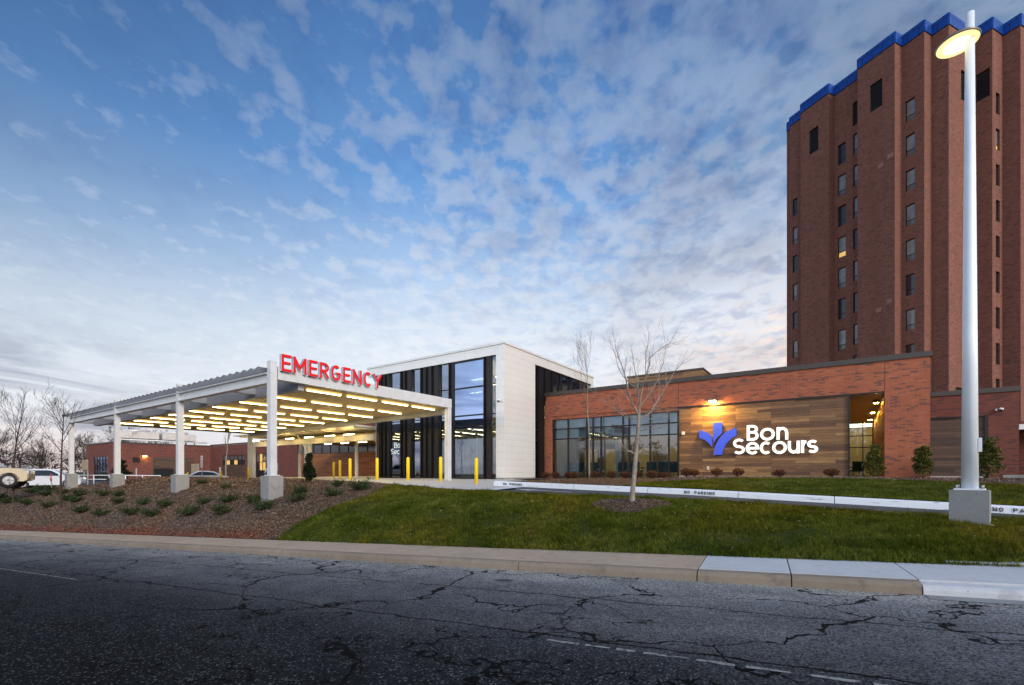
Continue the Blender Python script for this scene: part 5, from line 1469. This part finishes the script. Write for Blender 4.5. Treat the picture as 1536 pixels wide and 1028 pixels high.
for i,(u,v,s_) in enumerate(JUV):
    X,Y=xy(u,v); z=G(X,Y)
    near=min(((-1.07,'the near canopy column'),(-9.27,'the second canopy column'),(-17.9,'the third canopy column'),(-27.1,'the farthest canopy column')),key=lambda c:abs(c[0]-u))
    lab='dark green juniper on the mulch bank, %s %s %s'%('%.0f m'%abs(v+13.48)if 0 else ('far below' if v<-15.5 else 'below' if v<-14.4 else 'level with' if v<-13.2 else 'behind'), near[1], ('to its left' if u<near[0]-.6 else 'to its right' if u>near[0]+.6 else 'straight on'))
    if i<3:
        t=thing('juniper_shrub',lab,'shrub',frame=IDM,group='junipers on the mulch bank')
        obj('foliage',JP[i][0],M['juniper'],t); obj('stem',JP[i][1],M['bark_dark'],t); jp.append(t); r=t
    else: r=dup(jp[i%3],IDM,lab)
    r.matrix_world=Matrix.Translation((X,Y,z-.02))@Matrix.Rotation(i*1.7,4,'Z')@Matrix.Diagonal((s_,s_,s_*1.0,1))
# brown low shrubs along the wing
def brown_proto(seed):
    rr=random.Random(seed); mb=MB(); st=MB()
    for k in range(22):
        a_=rr.uniform(0,6.28); el=rr.uniform(.5,1.4); L=rr.uniform(.25,.5)
        d=Vector((math.cos(a_)*math.cos(el),math.sin(a_)*math.cos(el),math.sin(el)))
        st.tube([(0,0,0),tuple(d*L*.6),tuple(d*L)],[.007,.005,.002],4,cap=False)
    foliage(mb,(0,0,.27),.30,.30,.20,900,.045,rr,wid=.5)
    return mb,st
BS=[(-.6,1.5,.75),(.9,3.4,1.0),(1.5,3.6,1.0),(2.5,3.5,.9),(3.0,3.2,1.0),(4.4,3.4,1.0),(5.5,3.3,1.05),(6.2,3.6,.9),(7.0,3.4,.95),(7.9,3.2,1.0),(8.5,3.5,.95),(9.75,3.4,1.1),(10.2,3.1,.9),(11.25,3.4,.95),(12.3,3.3,.9),(14.1,3.4,.95),(16.2,3.4,1.05)]
BLB=['small brown shrub at the foot of the white hall corner','russet shrub below the left brick pier','russet shrub right beside the left brick pier','russet shrub left of the slim tree','russet shrub at the slim tree foot','russet shrub right of the slim tree','russet shrub below the middle panes','russet shrub partly behind the pale tree trunk','russet shrub just right of the pale tree trunk','russet shrub second from the timber wall','russet shrub at the right end of the window wall','russet shrub at the left end of the timber wall','low russet shrub left below the blue logo','russet shrub right below the blue logo','russet shrub below the S of the lit lettering','russet shrub below the right half of the lit lettering','russet shrub nearest the side entry']
bp=[]
for i,(u,v,s_) in enumerate(BS):
    X,Y=xy(u,v); z=kerb_side_z(u,v) if u>4 else .03
    if u<0: z=.0
    if i<3:
        rr=brown_proto(i+40)
        t=thing('brown_shrub',BLB[i],'shrub',frame=IDM,group='russet shrubs along the wing')
        obj('foliage',rr[0],M['brownleaf'],t); obj('stem',rr[1],M['bark_dark'],t); bp.append(t); r=t
    else: r=dup(bp[i%3],IDM,BLB[i])
    r.matrix_world=Matrix.Translation((X,Y,z-.02))@Matrix.Rotation(i*2.1,4,'Z')@Matrix.Diagonal((s_,s_,s_*rnd.uniform(.85,1.1),1))
# holly-like upright shrubs
def upright(label,u,v,h,rad,seed,mat='holly',shape='cone',n_=1300,ls=.075,name='leafy_shrub',cat='shrub',z=None):
    rr=random.Random(seed); X,Y=xy(u,v); z=G(X,Y) if z is None else z
    t=thing(name,label,cat,frame=Matrix.Translation((X,Y,z)))
    st=MB(); st.tube([(0,0,-.05),(0.02,0,h*.5),(0,0.02,h*.95)],[.025,.018,.005],6)
    f=MB()
    for k in range(26):
        zz=rr.uniform(.12,.95)*h; w=rad*((1-zz/h)**.6+.15)*rr.uniform(.5,1.1); a_=rr.uniform(0,6.28)
        e=(math.cos(a_)*w,math.sin(a_)*w,zz+w*.5); st.tube([(0,0,zz*.85),e],[.008,.003],4,cap=False)
        foliage(f,e,rad*.28,rad*.28,h*.07,n_//26,ls,rr,wid=.4)
    foliage(f,(0,0,h*.5),rad,rad,h*.48,int(n_*1.1),ls,rr,shape='cone',wid=.4)
    obj('stem',st,M['bark_dark'],t); obj('foliage',f,M[mat],t)
upright('tall olive green shrub in front of the side entry window',17.75,3.4,1.45,.36,3)
upright('olive green shrub in front of the right brick pier',19.4,3.3,1.35,.34,4)
upright('olive green shrub partly hidden behind the light pole',21.45,3.8,1.6,.42,5)
upright('dark upright conifer beside the near canopy column',-2.3,-11.2,1.25,.19,6,'arb',n_=2600,ls=.06,name='conifer',cat='conifer')
upright('small dark conifer beyond the farthest canopy column',-50,-4.5,2.6,.8,8,'arb',n_=1600,ls=.16,name='conifer',cat='conifer',z=-.95)

# bare trees ---------------------------------------------------------
def grow(tr,tw,p,d,L,r,lvl,rr,spread,up,seg=4,maxl=4,minr=.003):
    pts=[p.copy()]; rad=[r]; kids=[]
    q=p.copy(); dd=d.copy()
    for i in range(seg):
        dd=(dd+Vector((rr.uniform(-1,1),rr.uniform(-1,1),rr.uniform(-.5,1)*1))*.13+Vector((0,0,up*.08))).normalized()
        q=q+dd*L/seg; pts.append(q.copy()); rad.append(max(minr*.6,r*(1-.75*(i+1)/seg)))
        kids.append((q.copy(),dd.copy(),rad[-1],(i+1)/seg))
    (tr if lvl==0 else tw).tube(pts,rad,7 if r>.03 else (5 if r>.012 else 3),cap=False)
    if lvl>=maxl: return
    nb={0:9,1:6,2:5,3:4}.get(lvl,3)
    for k in range(nb):
        f=rr.uniform(.3 if lvl==0 else .15,1); i=min(seg-1,int(f*seg)); a0=pts[i]; a1=pts[i+1]; t_=f*seg-i
        o=a0+(a1-a0)*t_; rr_=rad[i]+(rad[i+1]-rad[i])*t_
        ax=(a1-a0).normalized(); s_=ax.cross(Vector((rr.uniform(-1,1),rr.uniform(-1,1),rr.uniform(-1,1)))).normalized()
        ang=R(rr.uniform(spread*.6,spread*1.2)); nd=(ax*math.cos(ang)+s_*math.sin(ang)); nd.z+=.15*up; nd.normalize()
        grow(tr,tw,o,nd,L*rr.uniform(.42,.68)*(1.05-.35*f),max(minr,rr_*.62),lvl+1,rr,spread,up,seg,maxl,minr)
def bare_tree(label,X,Y,z,h,seed,name='bare_tree',bark='bark_dark',twig='bark_dark',spread=38,up=.9,r0=.06,maxl=3,clear=.25,lean=(0,0),minr=.0035,group=None):
    rr=random.Random(seed); tr=MB(); tw=MB()
    t=thing(name,label,'tree',frame=Matrix.Translation((X,Y,z)),group=group)
    base=Vector((0,0,-.1)); c=Vector((lean[0]*.3,lean[1]*.3,h*clear))
    tr.tube([base,c*.5,c],[r0*1.15,r0,r0*.9],9,cap=False)
    grow(tr,tw,c,Vector((lean[0],lean[1],1)).normalized(),h*(1-clear),r0*.9,0,rr,spread,up,6,maxl,minr)
    obj('trunk',tr,M[bark],t); obj('branches',tw,M[twig],t)
    return t
# the large pale tree on the lawn: main limbs follow its real habit
def main_tree():
    X,Y=3.03,11.8; z=G(X,Y)
    t=thing('bare_tree','pale barked leafless young tree on the lawn in a mulch ring','tree',frame=Matrix.Translation((X,Y,z)))
    k=11.8/700/3.543; rr=random.Random(5)
    def P(x,y,dy=0): return Vector(((x-592)*k,dy,(950-y)*k))
    tr=MB(); tw=MB()
    TR=[(592,960),(596,880),(605,800),(613,700),(620,600),(626,540),(629,480),(634,430),(640,380),(652,330)]
    tr.tube([P(x,y) for x,y in TR],[.082,.064,.058,.053,.047,.043,.037,.026,.02,.015],12,cap=False)
    BR=[([(613,692),(575,672),(540,645),(500,625),(430,590)],.018,-.3),([(613,692),(660,655),(690,620),(725,598)],.016,.3),([(623,565),(660,558),(700,555),(780,545)],.012,-.4),
        ([(628,500),(690,470),(740,400),(800,310),(850,230),(915,148)],.024,.5),([(626,500),(560,480),(500,420),(440,370)],.018,.5),([(628,480),(590,420),(560,340),(530,250),(500,190),(478,130)],.024,-.5),
        ([(634,430),(625,300),(612,200),(600,120)],.018,.2),([(652,330),(670,250),(682,180),(740,130),(802,98)],.016,-.3),([(640,400),(620,330),(575,280),(540,200),(515,75)],.018,.6),([(652,330),(690,260),(755,205)],.012,.5),
        ([(630,470),(700,450),(790,460),(900,470)],.014,-.6),([(634,440),(675,380),(720,300),(745,215),(770,80)],.018,-.2),([(640,380),(655,280),(650,170),(660,60)],.014,-.45),([(626,540),(680,500),(760,480),(850,500)],.012,.5)]
    for pts,r,dy in BR:
        n_=len(pts); V=[P(x,y,dy*i/(n_-1)) for i,(x,y) in enumerate(pts)]
        # densify with a wobble
        W=[]
        for a_,b_ in zip(V,V[1:]):
            for f in (0,.5): W.append(a_+(b_-a_)*f+Vector((rr.uniform(-1,1),rr.uniform(-1,1),rr.uniform(-1,1)))*.015*(1 if f or W else 0))
        W.append(V[-1]); m_=len(W)
        rad=[max(.003,r*(1-.85*i/(m_-1))) for i in range(m_)]
        tw.tube(W,rad,7,cap=False)
        for i in range(2,m_):
            for _ in range(2):
                ax=(W[i]-W[i-1]).normalized(); s_=ax.cross(Vector((rr.uniform(-1,1),rr.uniform(-1,1),rr.uniform(-1,1)))).normalized()
                ang=R(rr.uniform(20,50)); nd=ax*math.cos(ang)+s_*math.sin(ang); nd.z+=.25; nd.normalize()
                o=W[i-1]+(W[i]-W[i-1])*rr.random()
                grow(tr,tw,o,nd,rr.uniform(.2,.62),max(.003,rad[i]*.5),3,rr,35,.8,3,4,.0022)
    obj('trunk',tr,M['bark_pale'],t); obj('branches',tw,M['bark_pale'],t)
    # mulch ring
    ring=grid(lambda a_,r_:(X+r_*1.0*math.cos(a_)*(1+.06*math.sin(5*a_)),Y+r_*.95*math.sin(a_)*(1+.05*math.sin(3*a_)),G(X+r_*math.cos(a_),Y+r_*.95*math.sin(a_))+.05*(1-(r_/.95)**2)+.012),frange(0,2*math.pi,40),[.02,.3,.6,.8,.95])
    obj('mulch_ring',ring,M['mulch'],frame=IDM,kind='structure')
    return X,Y
TX,TY=main_tree()
x_,y_=xy(3.79,3.82)
bare_tree('slim reddish leafless tree in front of the long window wall',x_,y_,.0,7.0,21,spread=34,up=1.0,r0=.042,bark='bark_pale',twig='twig_red',clear=.38,maxl=3)
x_,y_=xy(-17.3,-16.0)
bare_tree('dark leafless young tree on the left mulch bank',x_,y_,G(x_,y_),5.3,33,minr=.006,spread=46,up=.5,r0=.05,clear=.3,maxl=3)
x_,y_=xy(-27.5,-16.2)
bare_tree('leafless tree rising in front of the champagne pickup',x_,y_,G(x_,y_),6.3,35,minr=.0065,spread=38,up=.8,r0=.06,clear=.3,maxl=3)
x_,y_=xy(-44,4)
bare_tree('pale leafless tree in front of the low brick building windows',x_,y_,-.95,7.0,36,spread=26,up=1.3,r0=.09,clear=.3,maxl=3,bark='bark_pale',twig='twig_red',minr=.008)
# wood beyond the car park
wp=[]
for i in range(3):
    t=bare_tree('brown leafless woodland tree',-100,100,-1.2,[10,8.5,11.5][i],50+i,name='woodland_tree',spread=42,up=.6,r0=.16,maxl=3,clear=.18,minr=.022,bark='bark_dark',twig='twig_wood' if 0 else 'bark_dark',group='leafless trees beyond the car park')
    f=MB(); rr=random.Random(90+i); hh=[10,8.5,11.5][i]
    for k in range(14):
        a_=rr.uniform(0,6.28); w=rr.uniform(.5,2.6); foliage(f,(math.cos(a_)*w,math.sin(a_)*w,rr.uniform(.25,.8)*hh),2.2,2.2,2.0,110,.75,rr,wid=.022,up=.8)
    ORIG[t.name]=(0,0,0); obj('twigs',f,M['woodfar'],t)
    wp.append(t)
pos=[(-128,102),(-121,97),(-115,104),(-109,96),(-104,103),(-99,98),(-94,104),(-90,98),(-86,105),(-82,100),(-118,112),(-107,113),(-97,113),(-88,114),(-134,108),(-79,108)]
LBW=['at the left edge of the view','second from the left edge','third from the left edge','left of the tan sign board','directly above the tan sign board','right above the tan sign board','just left of the small dark tree','behind the small dark tree','just left of the farthest canopy column','seen through the farthest canopy column gap','in the back row at left','in the back row left of centre','in the back row centre','in the back row at right','in the back row at the far left edge','right of the farthest canopy column']
for i,(X,Y) in enumerate(pos):
    lab='brown leafless tree beyond the car park, '+LBW[i]
    if i<3: r=wp[i]; r['label']=lab
    else: r=dup(wp[i%3],IDM,lab)
    s_=rnd.uniform(.75,1.05)
    r.matrix_world=Matrix.Translation((X,Y,-1.25))@Matrix.Rotation(i*1.3,4,'Z')@Matrix.Diagonal((s_*1.2,s_*1.2,s_*.9,1))
f=MB(); rr=random.Random(77)
for k in range(70):
    X=-260+k*3.6; Y=150+rr.uniform(-8,8)-abs(X+110)*.05
    foliage(f,(X,Y,rr.uniform(0,3.5)),3.4,3,rr.uniform(2.5,4.5),110,1.5,rr,wid=.10,up=.5)
obj('distant_wood',f,M['woodfar'],frame=IDM,kind='stuff',label='far brown leafless wood along the horizon at left',cat='wood')
f=MB()
for k in range(9):
    foliage(f,(-80+rr.uniform(-1.2,1.2),67+rr.uniform(-1,1),rr.uniform(0,4)),1.4,1.2,1.3,90,.35,rr,wid=.4)
t=thing('autumn_tree','rust red leafed tree cut by the left edge of the view','tree',frame=IDM,origin=(0,0,0))
obj('foliage',f,M['rust'],t); obj('trunk',MB().tube([(-80,67,-1.2),(-80,67,3)],[.2,.08],8),M['bark_dark'],t)
# wood on the other side of the street, mirrored in the glass
f=MB()
for k in range(120):
    X=-170+k*2.6; Y=-44+rr.uniform(-5,5); h_=rr.uniform(5,10)*(1+.25*math.sin(k*.5))
    foliage(f,(X,Y,h_*.5-1),2.6,3,h_*.6,220,.9,rr,wid=.4)
obj('distant_wood',f,M['woodfar'],frame=IDM,kind='stuff',label='dark wood on the far side of the street mirrored in the windows',cat='wood')

# ------------------------------------------------------------------ grass blades and chips
def scatter_grass():
    rr=random.Random(11); V=[];F=[]
    def blade(X,Y,z,h,w):
        a_=rr.uniform(0,6.283); c,s_=math.cos(a_)*w,math.sin(a_)*w; lx,ly=rr.gauss(0,.45)*h,rr.gauss(0,.45)*h
        b=len(V); V.extend(((X-c,Y-s_,z-.01),(X+c,Y+s_,z-.01),(X+lx,Y+ly,z+h))); F.append((b,b+1,b+2))
    n_=0
    while n_<215000:
        w=min(1,rr.random()*1.01-.018*rr.random()-.004); s=rr.uniform(-7,14.2)
        if s>sb(w)+rr.gauss(0,.08): continue
        X,Y,z=slope_pt(s,w)
        if X/Y>1.2 or X/Y<-.65: continue
        # thin out with distance
        if rr.random()>min(1,(9.5/Y)**1.3): continue
        if (X-TX)**2+((Y-TY)/.95)**2<.9**2: continue
        tuft=noise.noise((X*1.7,Y*1.7,3))+.5*noise.noise((X*6,Y*6,1))
        h=(.050+.048*tuft)*rr.uniform(.5,1.6)*(1.7 if rr.random()<.04 else 1); k=max(1,Y/9)
        if noise.noise((X*.9+7,Y*.9,5))<-.28 and rr.random()<.6: continue
        blade(X,Y,z,max(.015,h*1.15),.0046*k*rr.uniform(.6,1.5)); n_+=1
    for _ in range(60000):
        u=9.6+rr.random()*15; p=ls((u-9.6)/34,rr.random()); X,Y=xy(p[0],p[1])
        blade(X,Y,p[2],.045*rr.uniform(.5,1.3),.011)
    me=bpy.data.meshes.new('grass'); me.from_pydata(V,[],F); me.materials.append(M['grass']); me.update()
    o=bpy.data.objects.new('grass',me); COL.objects.link(o); tag(o,'short green lawn grass on the bank and along the kerb','grass',kind='stuff')
    # fallen leaves
    mb=MB()
    for _ in range(900):
        w=rr.random()**.8; s=rr.uniform(-5,12.5); X,Y,z=slope_pt(s,w)
        a_=rr.uniform(0,6.28); r_=rr.uniform(.02,.045); t_=rr.uniform(-.02,.02)
        mb.face([(X+r_*math.cos(a_),Y+r_*math.sin(a_),z+.045+t_),(X-r_*.6*math.sin(a_),Y+r_*.6*math.cos(a_),z+.04),(X-r_*math.cos(a_),Y-r_*math.sin(a_),z+.045-t_),(X+r_*.6*math.sin(a_),Y-r_*.6*math.cos(a_),z+.05)])
    o=obj('fallen_leaves',mb,M['straw'],frame=IDM,kind='stuff',label='dry fallen leaves scattered over the lawn',cat='leaves')
scatter_grass()
def scatter_chips():
    rr=random.Random(12); V=[];F=[]; V2=[];F2=[]
    def chip(V,F,X,Y,z,l,w):
        d=Vector((rr.uniform(-1,1),rr.uniform(-1,1),rr.uniform(-.35,.6))).normalized(); s_=d.cross(Vector((rr.uniform(-.5,.5),rr.uniform(-.5,.5),1))).normalized()
        p=Vector((X,Y,z+.008)); b=len(V)
        for q in (p-d*l-s_*w,p-d*l+s_*w*.7,p+d*l+s_*w,p+d*l-s_*w*.6): V.append(tuple(q))
        F.append((b,b+1,b+2,b+3))
    n_=0
    while n_<90000:
        w=rr.random(); s=12.0+55*rr.random()**1.7
        if s<sb(w)+rr.gauss(0,.06): continue
        X,Y,z=slope_pt(s,w)
        if rr.random()>min(1,(17/Y)**1.5): continue
        k=max(1,Y/16); chip(V,F,X,Y,z,.028*k*rr.uniform(.5,1.6),.008*k*rr.uniform(.6,1.5)); n_+=1
    for _ in range(7000):
        a_=rr.uniform(0,6.28); r_=.95*math.sqrt(rr.random())*rr.choice([1,1,1.04]); X=TX+r_*math.cos(a_); Y=TY+r_*.95*math.sin(a_)
        chip(V,F,X,Y,G(X,Y)+.05*(1-min(1,r_/.95)**2)+.015,.02*rr.uniform(.5,1.6),.006*rr.uniform(.6,1.5))
    for _ in range(26000):
        u=4.1+rr.random()*20; v=rr.uniform(-5.6,4.8)
        if u>=9.6 and v<min(-.2,-3.6+(u-9.6))-max(0,u-17.5)*.35: continue
        X,Y=xy(u,v); z=kerb_side_z(u,v)
        if u<10 : chip(V2,F2,X,Y,z,.04*rr.uniform(.5,1.6),.010)
        else: chip(V,F,X,Y,z,.035*rr.uniform(.5,1.6),.012)
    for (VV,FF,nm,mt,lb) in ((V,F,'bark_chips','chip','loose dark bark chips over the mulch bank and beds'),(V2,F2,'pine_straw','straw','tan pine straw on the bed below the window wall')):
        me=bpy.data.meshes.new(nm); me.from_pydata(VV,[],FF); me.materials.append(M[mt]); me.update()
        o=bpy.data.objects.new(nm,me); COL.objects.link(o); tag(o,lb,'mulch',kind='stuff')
scatter_chips()

# ------------------------------------------------------------------ render settings
SC.view_settings.view_transform='Standard'; SC.view_settings.look='None'; SC.view_settings.exposure=0; SC.view_settings.gamma=1
SC.render.engine='CYCLES'
c=SC.cycles; c.use_denoising=True; c.max_bounces=8; c.diffuse_bounces=3; c.glossy_bounces=4; c.transparent_max_bounces=12; c.sample_clamp_indirect=4; c.caustics_reflective=False; c.caustics_refractive=False
